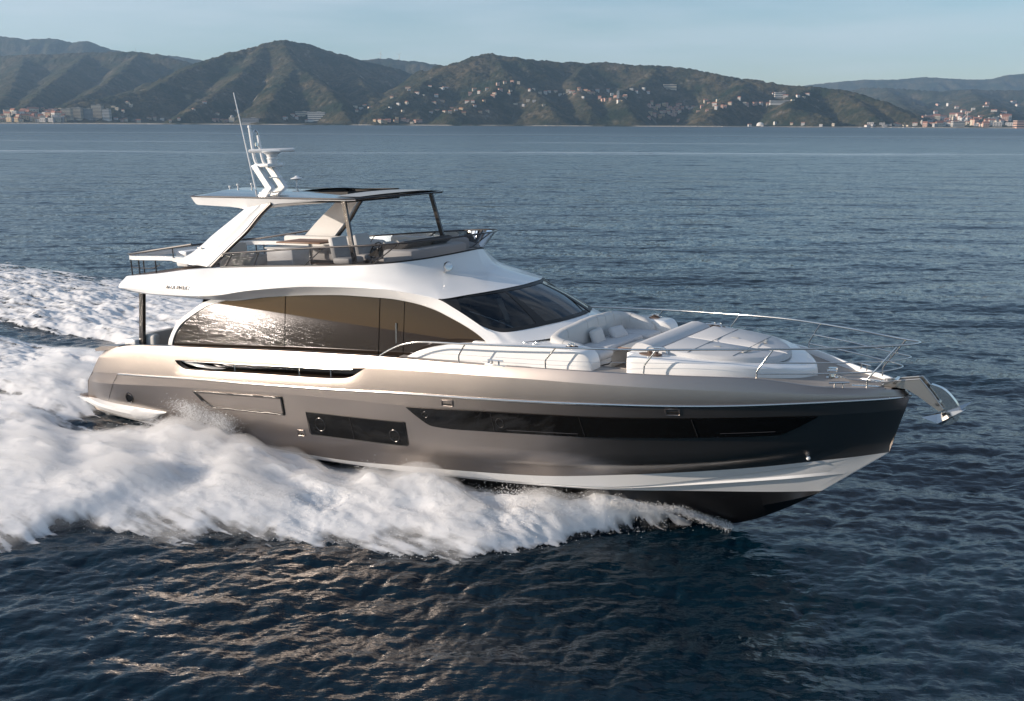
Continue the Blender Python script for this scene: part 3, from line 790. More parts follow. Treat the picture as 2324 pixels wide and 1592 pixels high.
def inrec(i, j):
    xc = (fx[i] + fx[i + 1]) / 2; yc = (ys_[i][j] + ys_[i][j + 1]) / 2
    return REC_A < xc < REC_B and abs(yc) < REC_Y
mb = MB(); mb.grid(rows, skip=inrec)
mb.build('foredeck', M['deck'], yacht, angle=40)
mb = MB(); rc = [(REC_A, -REC_Y), (REC_B, -REC_Y), (REC_B, REC_Y), (REC_A, REC_Y)]
mb.add([(x, y, REC_Z) for x, y in rc] + [(x, y, 2.83) for x, y in rc], [(0, 1, 2, 3)] + [(i, (i + 1) % 4, 4 + (i + 1) % 4, 4 + i) for i in range(4)])
mb.build('lounge_well', M['deck'], yacht, smooth=False)
# white toe rail that lines the inside of the bow
for s in (-1, 1):
    q = L_['sheer'] if s == -1 else mir(L_['sheer']); q = q[(q[:, 0] > 12.75) & (q[:, 0] < 22.85)]
    z0 = np.array([FDZ(x) for x in q[:, 0]])
    i1 = q - np.array([0, s * .07, 0]); i2 = i1 - np.array([0, s * .015, 0]); i2[:, 2] = z0 - .01
    mb = MB(); mb.grid([q, q + np.array([0, -s * .02, .008]), i1 + np.array([0, 0, .004]), i2]); mb.build('toe_rail', M['white'] if s == 1 else M['paint'], hull, angle=40)

# ------------------------------------------------------------------ deckhouse
ZG = pchip([4.28, 4.43, 4.58, 5.18, 5.91, 6.54, 8.19, 9.8, 11.0, 12.1, 12.9, 13.52, 14.28, 14.83, 15.08],
           [2.23, 2.45, 2.66, 3.13, 3.47, 3.62, 3.83, 3.965, 4.015, 4.01, 3.95, 3.83, 3.57, 3.31, 3.18])
def gy(z): return 2.165 - (z - 2.3) * .134                      # the side glass leans in
deckhouse = None
mb = MB()                                                        # dark core so nothing shows through
for s in (-1, 1):
    X = np.linspace(4.5, 15.0, 60); zt = ZG(X) - .02
    mb.grid([[(x, s * (gy(z) - .06), z) for x, z in zip(X, zt)], [(x, s * (gy(1.6) - .08), 1.6) for x in X]])
mb.grid([[(x, -(gy(z) - .06), z) for x, z in zip(X, zt)], [(x, (gy(z) - .06), z) for x, z in zip(X, zt)]])
mb.grid([[(4.5, -2.08, 1.6), (4.5, -2.0, float(ZG(4.5)))], [(4.5, 2.08, 1.6), (4.5, 2.0, float(ZG(4.5)))]])
deckhouse = mb.build('deckhouse', M['interior'], yacht, angle=30)
PX = [4.40, 5.46, 8.74, 11.84, 12.58, 15.07]
for s in (-1, 1):
    for k in range(5):
        xa, xb = PX[k] + .012, PX[k + 1] - .012
        X = np.linspace(xa, xb, 40)
        o = {1: .006, 2: .0, 3: -.004}.get(k, 0)
        rws = []
        for t in np.linspace(0, 1, 5):
            rws.append([(x, s * (gy(1.66 * (1 - t) + (z - .01) * t) + o), 1.66 * (1 - t) + (z - .01) * t) for x, z in zip(X, ZG(X))])
        mb = MB(); mb.grid(rws); e = mb.build('side_door' if k == 3 else 'side_window', M['salon_glass'], deckhouse, angle=40)
        if k == 3:
            mb = MB(); y = gy(3.2) + .02; mb.tube([(12.36, s * y, 2.95), (12.36, s * (y - .03), 3.42)], .014, 8); mb.build('door_handle', M['chrome_gold'], e)
# aft bulkhead glass
mb = MB(); mb.grid([[(4.46, -2.02, 1.6), (4.46, -2.0, 2.2), (4.7, -1.98, 2.6), (5.3, -1.95, 3.2), (5.6, -1.95, 3.6)], [(4.46, 2.02, 1.6), (4.46, 2.0, 2.2), (4.7, 1.98, 2.6), (5.3, 1.95, 3.2), (5.6, 1.95, 3.6)]])
mb.build('aft_door_glass', M['salon_glass'], deckhouse)

# white arch round the glass and the soffit under the flybridge overhang
Ep = [(2.86, 2.48, 3.82), (3.3, 2.52, 3.76), (4.3, 2.55, 3.755), (5.8, 2.55, 3.78), (6.8, 2.54, 3.845), (8.1, 2.48, 4.03), (10.1, 2.31, 4.19), (11.1, 2.24, 4.225), (12.0, 2.20, 4.215), (12.9, 2.17, 4.165), (13.65, 2.10, 4.055), (14.1, 2.085, 3.87), (14.65, 2.065, 3.59), (15.0, 2.06, 3.40), (15.42, 2.06, 3.17)]
Gp = [(2.9, 2.2, 3.72), (3.3, 2.2, 3.70), (4.3, 2.16, 3.68), (5.8, 2.1, 3.66), (6.8, 2.07, 3.67), (8.19, 2.05, 3.83), (9.8, 2.035, 3.965), (11.0, 2.035, 4.015), (12.1, 2.04, 4.01), (12.9, 2.045, 3.95), (13.52, 2.055, 3.83), (13.95, 2.07, 3.69), (14.45, 2.085, 3.495), (14.75, 2.10, 3.35), (15.02, 2.11, 3.17)]
SGN = np.array([1, 1, 1.])
for s in (-1, 1):
    sg = np.array([1, s, 1.])
    E1 = icurve(Ep, 120) * sg; G1 = icurve(Gp, 120) * sg
    mid = (E1 + G1) / 2 + np.array([0, s * .012, .0]); 
    lip = G1 + np.array([0, s * .03, .0]); low = G1 + np.array([0, s * .012, -.025])
    fin = G1.copy(); fin[:, 1] = s * np.minimum(np.abs(G1[:, 1]) - .03, gy(G1[:, 2]) - .04); fin[:, 2] -= .02
    mb = MB(); mb.grid([E1, mid, lip, low, fin])
    mb.build('window_arch', M['white'], deckhouse, angle=28)
    # narrow arch foot that comes down to the aft deck
    P = [(4.22, 2.20), (4.26, 2.40), (4.40, 2.66), (4.60, 2.92), (5.16, 3.26), (5.78, 3.56), (6.35, 3.70)]; I = [(4.38, 2.22), (4.43, 2.42), (4.56, 2.66), (4.76, 2.88), (5.26, 3.17), (5.91, 3.47), (6.54, 3.62)]
    a = icurve([(x, s * (gy(z) + .03), z) for x, z in P], 40); b = icurve([(x, s * (gy(z) + .03), z) for x, z in I], 40)
    dd = np.array([0, -s * .14, 0]); mb = MB(); mb.grid([a + dd, a, b, b + dd]); mb.build('arch_foot', M['white'], deckhouse, angle=40)
mb = MB(); a = icurve(Gp, 120)[:46] * np.array([1, -1, 1]); mb.grid([a, mir(a)]); mb.build('overhang_soffit', M['white'], deckhouse)

# flybridge body
Fp = [(2.98, 2.38, 4.16), (4.3, 2.40, 4.28), (5.6, 2.32, 4.43), (6.5, 2.16, 4.49), (8.0, 2.10, 4.57), (9.9, 2.10, 4.65), (11.3, 2.04, 4.715), (12.15, 1.76, 4.765), (12.62, 1.22, 4.805), (12.93, .75, 4.855), (13.2, .32, 4.91), (13.28, 0, 4.93)]
El = [(2.86, 2.48, 3.82), (4.3, 2.55, 3.755), (5.8, 2.55, 3.78), (6.8, 2.54, 3.845), (8.1, 2.48, 4.03), (10.1, 2.31, 4.19), (11.9, 2.205, 4.217), (12.9, 2.17, 4.165), (13.65, 2.10, 4.055), (14.12, 1.55, 4.105), (14.45, .85, 4.14), (14.57, 0, 4.15)]
Mp = [(2.78, 2.50, 3.93), (4.3, 2.53, 4.02), (5.7, 2.50, 4.08), (6.65, 2.42, 4.16), (8.05, 2.34, 4.31), (9.98, 2.24, 4.43), (11.5, 2.12, 4.45), (12.4, 1.87, 4.45), (12.9, 1.48, 4.45), (13.2, .98, 4.47), (13.42, .5, 4.49), (13.48, 0, 4.50)]
M2 = [(2.78, 2.53, 3.86), (4.3, 2.56, 3.88), (5.75, 2.555, 3.92), (6.72, 2.52, 3.99), (8.08, 2.45, 4.17), (10.05, 2.30, 4.32), (11.75, 2.18, 4.33), (12.65, 2.03, 4.29), (13.3, 1.80, 4.25), (13.65, 1.25, 4.27), (13.92, .68, 4.29), (14.02, 0, 4.30)]
NF = 160
fc = [icurve(P, NF) * np.array([1, -1, 1]) for P in (Fp, Mp, M2, El)]
rows = []
for t in np.linspace(0, 1, 13):                                  # smooth section through the four guide lines
    k = pchip([0, .45, .78, 1], [0, 1, 2, 3])(t); sec = []
    for j in range(NF):
        P = np.array([c[j] for c in fc]); sec.append([pchip([0, .45, .78, 1], P[:, i])(t) for i in range(3)])
    rows.append(np.array(sec, float))
rows = [np.concatenate([r, mir(r)[::-1][1:]]) for r in rows]
flb = MB(); flb.grid(rows)
a0 = [r[0] for r in rows]; b0 = [r[-1] for r in rows]
flb.grid([a0, [(p[0] - .22, p[1] * .82, p[2]) for p in a0], [(p[0] - .30, 0, p[2]) for p in a0], [(p[0] - .22, p[1] * .82, p[2]) for p in b0], b0])
flybridge = flb.build('flybridge', M['white'], yacht, angle=30)
ft = rows[0]; h_ = NF
st_, pt_ = ft[:h_], mir(ft[:h_])
mb = MB(); q = st_.copy(); inn = q * np.array([1, .955, 1]) - np.array([.03, 0, 0]); dn = inn.copy(); dn[:, 2] = 4.17 + .02 * (dn[:, 0] - 3)
mb.grid([q, inn + np.array([0, 0, .01]), dn]); mb.grid([mir(q), mir(inn) + np.array([0, 0, .01]), mir(dn)])
mb.build('coaming', M['white'], flybridge, angle=30)
mb = MB(); mb.grid([dn, mir(dn)]); mb.build('flybridge_floor', M['teak_dark'], flybridge)
# lettering on the side
for s in (-1, 1):
    cu = bpy.data.curves.new('lettering', 'FONT'); cu.body = 'A Z I M U T'; cu.size = .135; cu.extrude = .018; cu.space_character = 1.3
    to = bpy.data.objects.new('tmp', cu); COL.objects.link(to)
    bpy.context.view_layer.update()
    me = bpy.data.meshes.new_from_object(to.evaluated_get(bpy.context.evaluated_depsgraph_get()))
    bpy.data.objects.remove(to)
    me.transform(Matrix.Translation((4.92 if s < 0 else 5.72, s * 2.585, 3.945)) @ Euler((math.radians(90 - 8), 0, 0 if s < 0 else math.pi)).to_matrix().to_4x4())
    link_mesh('lettering', me, flybridge, M['letter'])
# smoked wind screen round the flybridge
SB = [(6.6, 2.12, 4.52), (8.74, 2.09, 4.62), (9.94, 2.09, 4.665), (11.3, 2.03, 4.73), (12.15, 1.75, 4.78), (12.6, 1.22, 4.82), (12.91, .75, 4.87), (13.18, .32, 4.925), (13.26, 0, 4.945)]
ST = [(6.75, 2.14, 4.87), (8.84, 2.17, 5.02), (10.0, 2.17, 5.10), (11.6, 2.12, 5.19), (12.5, 1.90, 5.24), (12.9, 1.42, 5.265), (13.16, .95, 5.285), (13.38, .36, 5.31), (13.46, 0, 5.32)]
sb_, st2 = icurve(SB, 90) * np.array([1, -1, 1]), icurve(ST, 90) * np.array([1, -1, 1])
full = lambda P: np.concatenate([P, mir(P)[::-1][1:]])
mb = MB(); mb.grid([full(sb_), full(st2)]); scr = mb.build('wind_screen', M['screen_glass'], flybridge)
mb = MB(); mb.tube(full(st2), .022, 8); mb.build('screen_rail', M['trim'], scr)
mb = MB(); mb.tube(full(sb_), .018, 8); mb.build('screen_base', M['black'], scr)
for s in (-1, 1):
    for k, lean in ((1, .10), (6, .10), (19, .55), (38, .55)):
        a = sb_[k] * np.array([1, -s, 1]); j = min(89, k + int(lean * 12)); b = st2[j] * np.array([1, -s, 1])
        mb = MB(); mb.tube([a, b], .014, 6); mb.build('screen_post', M['trim'], scr)
# aft balcony wing and rails
for s in (-1, 1):
    pass
wp = [(5.6, 2.16, 4.66), (4.6, 2.24, 4.69), (3.6, 2.29, 4.675), (3.1, 2.27, 4.665), (2.78, 2.0, 4.66), (2.66, 1.2, 4.66), (2.64, 0, 4.66)]
w1 = full(curve(wp, 60) * np.array([1, -1, 1]))
mb = MB(); ci = np.array([4.5, 0, 0]); inn = w1.copy(); inn[:, 1] *= .93; inn[:, 0] = inn[:, 0] + np.where(w1[:, 0] < 3.3, .16, 0) * np.clip((3.4 - w1[:, 0]) / .5, 0, 1)
dz = np.array([0, 0, .055])
mb.grid([w1 - dz, w1 + dz, inn + dz, inn - dz, w1 - dz]); mb.build('balcony_rim', M['white'], flybridge, angle=40)
rl = w1 + np.array([0, 0, .0]); rl[:, 2] = 4.66 + np.interp(w1[:, 0], [2.6, 3.2, 5.6], [.10, .12, .42])
mb = MB(); mb.tube(rl, .035, 8); mb.build('balcony_rail', M['trim'], flybridge)
for s in (-1, 1):
    for x, y in ((3.1, 2.27), (3.45, 2.28), (4.15, 2.26), (2.72, 1.6)):
        mb = MB(); mb.tube([(x, s * y, 4.16), (x, s * y, 4.62)], .02, 8); mb.build('balcony_post', M['trim'], flybridge)
    mb = MB(); mb.tube([(4.9, s * 2.24, 4.72), (4.9, s * 2.24, 4.98)], .016, 8); mb.build('rail_post', M['trim'], flybridge)
    mb = MB(); mb.tube(curve([(3.1, s * 2.27, 4.40), (3.9, s * 2.26, 4.40), (4.3, s * 2.24, 4.5)], 10), .014, 6); mb.build('balcony_wire', M['trim'], flybridge)
mb = MB(); mb.box((1.9 + 1.2, 0.2, 4.45), (.5, 1.6, .46), bev=.06); mb.build('aft_locker', M['white'], flybridge)

# arch legs carrying the hardtop
for s in (-1, 1):
    tp = [(7.20, 5.98), (8.42, 6.13)]; bt = [(5.05, 4.63), (6.62, 4.46)]
    n = 26; A_ = curve([(7.36, 0, 6.02), (6.88, 0, 5.73), (6.17, 0, 5.3), (5.79, 0, 5.04), (5.35, 0, 4.80), (4.75, 0, 4.62)], n); B_ = curve([(8.25, 0, 6.12), (7.94, 0, 5.88), (7.50, 0, 5.46), (6.93, 0, 5.03), (6.28, 0, 4.52)], n)
    yo = np.interp(np.linspace(0, 1, n), [0, 1], [1.80, 2.22]); R = []
    for t, o in ((0, -.20), (0, -.04), (.06, .0), (.3, .03), (.62, .035), (.70, .012), (.94, .0), (1, -.04), (1, -.20)):
        R.append([(a[0] * (1 - t) + b[0] * t, s * (y + o), a[2] * (1 - t) + b[2] * t) for a, b, y in zip(A_, B_, yo)])
    mb = MB(); mb.grid(R); mb.grid([R[0], R[-1]]); lg = mb.build('hardtop_leg', M['white'], flybridge, angle=30)
    mb = MB(); q = B_.copy(); q[:, 1] = s * (yo - .06); mb.tube(q + np.array([.02, 0, 0]), .045, 8); mb.build('leg_edge', M['trim'], lg)
    mb = MB(); mb.tube([(5.86, s * 2.16, 5.0), (5.98, s * 2.16, 5.0)], .022, 8); mb.build('leg_light', M['chrome_gold'], lg)
    # slim dark props at the front
    mb = MB(); a, b = Vector((10.64, s * 1.66, 6.22)), Vector((11.04, s * 1.80, 4.45)); d = (b - a).normalized(); u = d.cross(Vector((0, 1, 0))).normalized() * .055; v = Vector((0, .03, 0))
    mb.grid([[p + u + v, p - u + v, p - u - v, p + u - v] for p in (a, b)], closed=True); mb.build('hardtop_prop', M['trim'], flybridge, smooth=False)

# hardtop
def hw(x): return float(np.interp(x, [5.0, 5.06, 5.2, 5.6, 8, 10.6, 11.2], [1.35, 1.62, 1.72, 1.77, 1.79, 1.76, 1.66]))
rim, botl, top_rows = [], [], []
hx = np.linspace(5.04, 10.98, 70)
zr = lambda x: float(np.interp(x, [5, 10.7, 11.5], [6.325, 6.235, 6.245])); zb_ = lambda x: float(np.interp(x, [5.04, 5.34, 6.7, 7.05, 7.35, 7.8, 8.1, 8.45, 10.6, 11.2], [6.30, 6.09, 6.04, 6.01, 5.95, 5.96, 6.05, 6.12, 6.20, 6.215]))
fwd = lambda x, y: x + .42 * (1 - (y / 1.8) ** 2) * np.clip((x - 9.9) / 1.08, 0, 1)      # bowed front edge
def ztop(x, t): return zr(x) + .17 * (1 - abs(t) ** 2.4) * float(np.interp(x, [5.04, 5.7, 8.5, 11.2], [.25, 1.0, .8, .35]))
TT = np.array([-1, -.97, -.85, -.62, -.5, -.25, 0, .25, .5, .62, .85, .97, 1])
HOLE_X, HOLE_T = (8.35, 10.15), .55
rows = [[(fwd(x, hw(x) * t), hw(x) * t, ztop(x, t)) for t in TT] for x in hx]
mb = MB(); mb.grid(rows, skip=lambda i, j: HOLE_X[0] < hx[i] < HOLE_X[1] and abs((TT[j] + TT[j + 1]) / 2) < HOLE_T and abs(TT[j]) < .63 and abs(TT[j + 1]) < .63)
hardtop = mb.build('hardtop', M['hardtop'], yacht, angle=30)
mb = MB(); R = []
for x in hx:
    w = hw(x); zb1 = zb_(x); R.append([(fwd(x, w), -w, zr(x) - .012), (fwd(x, w), -w + .02, zr(x) - .05), (fwd(x, w) , -w + .07, zb1), (fwd(x, w * .5), -w * .62, zb1 + .03), (fwd(x, w * .5), w * .62, zb1 + .03), (fwd(x, w), w - .07, zb1), (fwd(x, w), w - .02, zr(x) - .05), (fwd(x, w), w, zr(x) - .012)])
mb.grid(R, skip=lambda i, j: j == 3 and HOLE_X[0] < hx[i] < HOLE_X[1]); mb.add(R[0], [tuple(range(8))]); mb.add(R[-1], [tuple(range(8))])
mb.build('hardtop_underside', M['white'], hardtop, angle=24)
mb = MB(); e = [(fwd(x, hw(x)), -hw(x), zr(x) - .006) for x in hx]; f = [(fwd(10.98, hw(10.98) * t), hw(10.98) * t, zr(10.98)) for t in np.linspace(-1, 1, 15)][1:-1]; ea = [(5.03, hw(5.04) * t, zr(5.04) + .03 * (1 - t * t)) for t in np.linspace(1, -1, 9)][1:-1]
mb.tube(e + f + [(p[0], -p[1], p[2]) for p in e][::-1] + ea, .022, 8, closed=True); mb.build('hardtop_rim', M['trim'], hardtop)
mb = MB(); R = [[(x + .42 * (1 - (1.5 * t / 1.8) ** 2) * np.clip((x - 9.9) / 1.08, 0, 1), 1.5 * t, ztop(x, t * .84) + .012) for t in np.linspace(-1, 1, 13)] for x in np.linspace(10.2, 10.9, 8)]
mb.grid(R); mb.build('sliding_panel', M['panel'], hardtop)
mb = MB(); P = [(HOLE_X[0], -.98), (HOLE_X[1], -.98), (HOLE_X[1], .98), (HOLE_X[0], .98)]
mb.add([(x, y, 6.36) for x, y in P] + [(x, y, 6.10) for x, y in P], [(i, (i + 1) % 4, 4 + (i + 1) % 4, 4 + i) for i in range(4)]); mb.build('roof_opening', M['interior'], hardtop, smooth=False)
for y in (-.5, .0, .5):
    mb = MB(); mb.box((9.25, y, 6.27), (1.8, .05, .05)); mb.build('roof_slat', M['trim'], hardtop)
for x, y in ((3.95 + 1.6, 0.0), (5.85, .0)):
    pass
for x, y in ((5.35, -.5), (5.62, -.45), (6.0, -.3)):
    mb = MB(); mb.lathe([(.0, .09), (.03, .085), (.035, .04), (.015, .03), (.015, -.02), (.05, -.03)], (x, y, ztop(x, y / 1.8) + .03), 12); mb.build('roof_light', M['white'], hardtop)

# mast with radar
mx0 = MB()
for y in (-.28, .20):
    P = [(6.20, y, 7.06), (6.46, y, 6.74), (6.74, y, 6.40)]
    mx0.grid([[Vector(p) + Vector((dx, dy, 0)) for dx, dy in ((.115, .075), (-.115, .075), (-.115, -.075), (.115, -.075))] for p in P], closed=True)
mast = mx0.build('radar_mast', M['white'], yacht, angle=40)
mb = MB(); mb.box((6.43, -.02, 7.05), (.58, .60, .10), bev=.035); mb.build('mast_platform', M['white'], mast)
mb = MB(); mb.box((6.62, -.04, 6.72), (.26, .40, .03), bev=.01); mb.build('mast_crosspiece', M['steel'], mast)
mb = MB(); mb.lathe([(.13, 0), (.13, .14), (.15, .15), (.15, .18), (.13, .19), (.16, .27), (.27, .34), (.27, .355), (.0, .355)], (6.62, -.05, 7.06), 20); rd = mb.build('radar_pedestal', M['white'], mast)
mb = MB(); mb.box((6.63, -.05, 7.44), (.15, 1.25, .10), bev=.04, rot=Euler((0, 0, math.radians(-56)))); mb.build('radar_scanner', M['white'], rd)
for y, zt_ in ((-.18, 8.03), (.10, 7.86)):
    mb = MB(); mb.tube(curve([(6.25, y, 7.02), (6.12, y, 7.12), (6.06, y, 7.3), (5.98, y, zt_)], 14), .042, 10); mb.build('mast_tube', M['white'], mast)
mb = MB(); mb.tube(curve([(5.985, .10, 7.72), (5.985, .09, 7.90), (5.985, .0, 8.0), (5.985, -.1, 7.9), (5.99, -.16, 7.7)], 16), .022, 8); mb.build('mast_hoop', M['steel'], mast)
mb = MB(); mb.lathe([(.0, .10), (.045, .095), (.05, .03), (.035, .02), (.035, -.02), (.05, -.03)], (5.975, -.18, 8.03), 14); mb.build('mast_light', M['white'], mast)
mb = MB(); mb.lathe([(.0, .12), (.045, .11), (.05, .02), (.03, .0)], (6.0, .0, 7.55), 14); mb.build('anchor_light', M['steel'], mast)
mb = MB(); mb.tube([(6.71, -.8, 6.45), (6.17, -.8, 8.96)], [.026, .012], 8); mb.build('whip_antenna', M['white'], yacht)
mb = MB(); mb.lathe([(.0, .16), (.03, .145), (.07, .11), (.16, .08), (.17, .065), (.14, .05), (.03, .03), (.03, -.12), (.07, -.14)], (7.13, .3, 6.60), 22); mb.build('satellite_antenna', M['white'], yacht)

# ------------------------------------------------------------------ furniture on the flybridge
mb = MB(); mb.box((12.0, -.35, 4.72), (.9, 2.2, .62), bev=.08); hc = mb.build('helm_console', M['white_soft'], flybridge)
mb = MB(); mb.prism([(10.95, 4.86), (11.45, 5.10), (12.1, 5.22), (12.25, 5.16), (11.6, 4.80)], 1, -1.3, .45); mb.build('dashboard', M['interior'], hc, angle=20)
for y in (-.95, -.45):
    mb = MB(); mb.box((11.42, y, 5.10), (.03, .36, .22), rot=Euler((0, math.radians(-58), 0))); mb.build('helm_display', M['panel'], hc)  # pale base colour stands in for the reflections on the screens
mb = MB(); mb.tube([(10.93 + .09 * math.cos(t), -.95 + .19 * math.sin(t), 4.95 + .19 * math.cos(t)) for t in np.linspace(0, 2 * math.pi, 25)[:-1]], .016, 8, closed=True)
for t in (.5, 2.6, 4.7): mb.tube([(10.98, -.95, 4.95), (10.93 + .09 * math.cos(t), -.95 + .19 * math.sin(t), 4.95 + .19 * math.cos(t))], .012, 6)
mb.build('steering_wheel', M['trim'], hc)
for y in (-.95, -.1):
    mb = MB(); mb.box((10.0, y, 4.68), (.55, .58, .16), bev=.06); sbo = mb.build('helm_seat', M['white_soft'], flybridge)
    mb = MB(); mb.box((9.72, y, 4.98), (.16, .56, .56), bev=.06, rot=Euler((0, math.radians(-12), 0))); mb.build('backrest', M['white_soft'], sbo)
    mb = MB(); mb.lathe([(.16, 0), (.06, .04), (.06, .3)], (10.0, y, 4.32), 14); mb.build('seat_pedestal', M['steel'], sbo)
mb = MB(); mb.box((6.6, -1.2, 4.55), (1.5, .7, .40), bev=.08); so = mb.build('lounge_sofa', M['white_soft'], flybridge)
mb = MB(); mb.box((6.05, -1.2, 4.83), (.42, .72, .42), bev=.08); mb.build('backrest', M['white_soft'], so)
mb = MB(); mb.box((6.6, 1.75, 4.72), (3.2, .22, .52), bev=.08); mb.build('backrest', M['white_soft'], so)
mb = MB(); mb.box((6.6, 1.35, 4.52), (3.2, .62, .34), bev=.08); mb.build('seat_cushion', M['white_soft'], so)
mb = MB(); mb.box((8.2, -1.25, 4.64), (.95, .62, .66), bev=.05); bar = mb.build('wet_bar', M['white'], flybridge)
mb = MB(); mb.box((8.2, -1.25, 4.985), (1.0, .66, .03), bev=.01); mb.build('bar_top', M['white_soft'], bar)
mb = MB(); mb.box((7.0, .75, 4.92), (1.7, .95, .04), bev=.015); tb_ = mb.build('flybridge_table', M['teak'], flybridge)
mb = MB(); mb.lathe([(.25, 0), (.06, .04), (.06, .65)], (7.0, .75, 4.25), 14); mb.build('table_pedestal', M['steel'], tb_)
mb = MB(); mb.box((10.4, 1.45, 4.58), (2.6, .75, .42), bev=.1); s2 = mb.build('companion_sofa', M['white_soft'], flybridge)
mb = MB(); mb.box((10.4, 1.8, 4.86), (2.6, .2, .34), bev=.08); mb.build('backrest', M['white_soft'], s2)
mb = MB(); mb.lathe([(.0, -.12), (.07, -.10), (.11, -.03), (.115, .03), (.09, .09), (.0, .10)], (13.24, -1.12, 4.65), 20, axis=(.75, -.62, .2)); sl = mb.build('searchlight', M['steel'], flybridge)
mb = MB(); mb.tube([(13.08, -1.06, 4.50), (13.22, -1.11, 4.60)], .035, 8); mb.build('light_base', M['steel'], sl)

# ------------------------------------------------------------------ windshield
WT = [(13.66, 2.08, 4.045), (14.10, 1.56, 4.095), (14.46, .85, 4.13), (14.49, .72, 4.133), (14.57, .3, 4.14), (14.58, 0, 4.142)]
WB = [(13.70, 2.085, 4.025), (14.64, 2.02, 3.565), (15.26, 1.88, 3.40), (15.78, .95, 3.445), (15.93, .4, 3.465), (15.96, 0, 3.468)]
wt1, wb1 = icurve(WT, 70) * np.array([1, -1, 1]), icurve(WB, 70) * np.array([1, -1, 1])
def wrow(t, bulge=.05, off=0.): return wt1 * (1 - t) + wb1 * t + np.array([.7, -.25, .65]) * (bulge * math.sin(math.pi * t) + off)
def wpatch(name, j0, j1, t0, t1, off, m, parent):
    R = [wrow(t, off=off)[j0:j1] for t in np.linspace(t0, t1, 7)]
    return R
# black surround all round, glass set 6 mm proud of it
mb = MB(); mb.grid([full(wrow(t, off=-.004)) for t in np.linspace(0, 1, 7)], skip=lambda i, j: False)
cowl_dark = None
def ring_strip(mb, j0, j1, t0, t1, off, sgn):
    ts = np.linspace(0, 1, 9)
    sel = lambda t: wrow(t, off=off)[j0:j1] if sgn < 0 else mir(wrow(t, off=off)[j0:j1])
    mb.grid([sel(t) for t in np.linspace(t0, t1, 7)])
mbf = MB()
for sg in (-1, 1):
    for (j0, j1, t0, t1) in ((0, 70, 0, .07), (0, 70, .93, 1), (0, 9, .07, .93), (38, 43, .07, .93)):
        ring_strip(mbf, j0, j1, t0, t1, 0.0, sg)
wsf = mbf.build('windshield_frame', M['black'], deckhouse, angle=50)
for sg in (-1, 1):
    mb = MB(); ring_strip(mb, 7, 40, .05, .95, -.008, sg); mb.build('windshield_pane', M['windshield'], wsf, angle=60)
    mb = MB(); a, b = wrow(.16, off=-.12)[32], wrow(.72, off=-.12)[32]; a, b = [np.array(p) * np.array([1, -sg, 1]) for p in (a, b)]
    dxy = np.array([-.14, .0, .0]); mb.add([a, b, b + dxy, a + dxy, a - [0, 0, .04], b - [0, 0, .04], b + dxy - [0, 0, .04], a + dxy - [0, 0, .04]], [(0, 1, 2, 3), (4, 5, 6, 7), (0, 1, 5, 4), (2, 3, 7, 6)]); mb.build('window_pillar', M['panel'], wsf, smooth=False)
mb = MB(); c = wrow(.05, off=-.008)[41:]; mb.grid([full(wrow(t, off=-.008)[41:]) for t in np.linspace(.05, .95, 7)]); mb.build('windshield_pane', M['windshield'], wsf, angle=60)
# what shows behind the glass
mb = MB(); mb.box((14.25, 0, 3.30), (1.5, 2.9, .3)); mb.build('dashboard', M['cabin'], deckhouse)
for y in (-.75, .35):
    mb = MB(); mb.box((13.75, y, 3.62), (.18, .62, .72), bev=.07, rot=Euler((0, math.radians(-8), 0))); mb.build('pilot_seat', M['interior'], deckhouse)
# white cowl between the windshield and the lounge
CB = [(14.4, 2.06, 3.70), (15.0, 2.04, 3.42), (15.42, 1.95, 3.285), (15.95, 1.15, 3.34), (16.2, .5, 3.37), (16.25, 0, 3.375)]
wb2 = wb1.copy(); cb1 = icurve([(13.72, 2.10, 4.02)] + CB[1:], 70) * np.array([1, -1, 1])
cb2 = icurve([(15.1, 2.1, 3.2), (15.3, 2.1, 3.19), (15.6, 1.95, 3.20), (16.2, 1.3, 3.25), (16.42, .5, 3.29), (16.45, 0, 3.30)], 70) * np.array([1, -1, 1])
mb = MB(); mb.grid([full(wb2 - np.array([0, 0, .012])), full(cb1), full(cb2)]); mb.build('cowl', M['white'], deckhouse, angle=40)
mb = MB(); P = [(15.0, -2.1, 3.18), (16.45, -2.1, 3.18), (16.45, 2.1, 3.18), (15.0, 2.1, 3.18)]
mb.box((15.45, 0, 2.85), (1.75, 4.3, .68), bev=.04); mb.build('coachroof', M['white'], deckhouse, angle=30)
for s in (-1, 1):
    mb = MB(); mb.tube(curve([(15.34, s * 1.25, 3.30), (14.95, s * 1.55, 3.53), (14.36, s * 1.88, 3.79)], 10), .012, 6); wpr = mb.build('wiper', M['steel'], deckhouse)
    mb = MB(); mb.lathe([(.05, 0), (.05, .05), (.03, .07), (0, .07)], (15.36, s * 1.22, 3.27), 12); mb.build('wiper_hub', M['steel'], wpr)
mb = MB(); mb.tube(curve([(15.92, .72, 3.47), (15.5, .80, 3.66), (15.05, .86, 3.86)], 8), .018, 6); mb.build('wiper', M['black'], deckhouse)

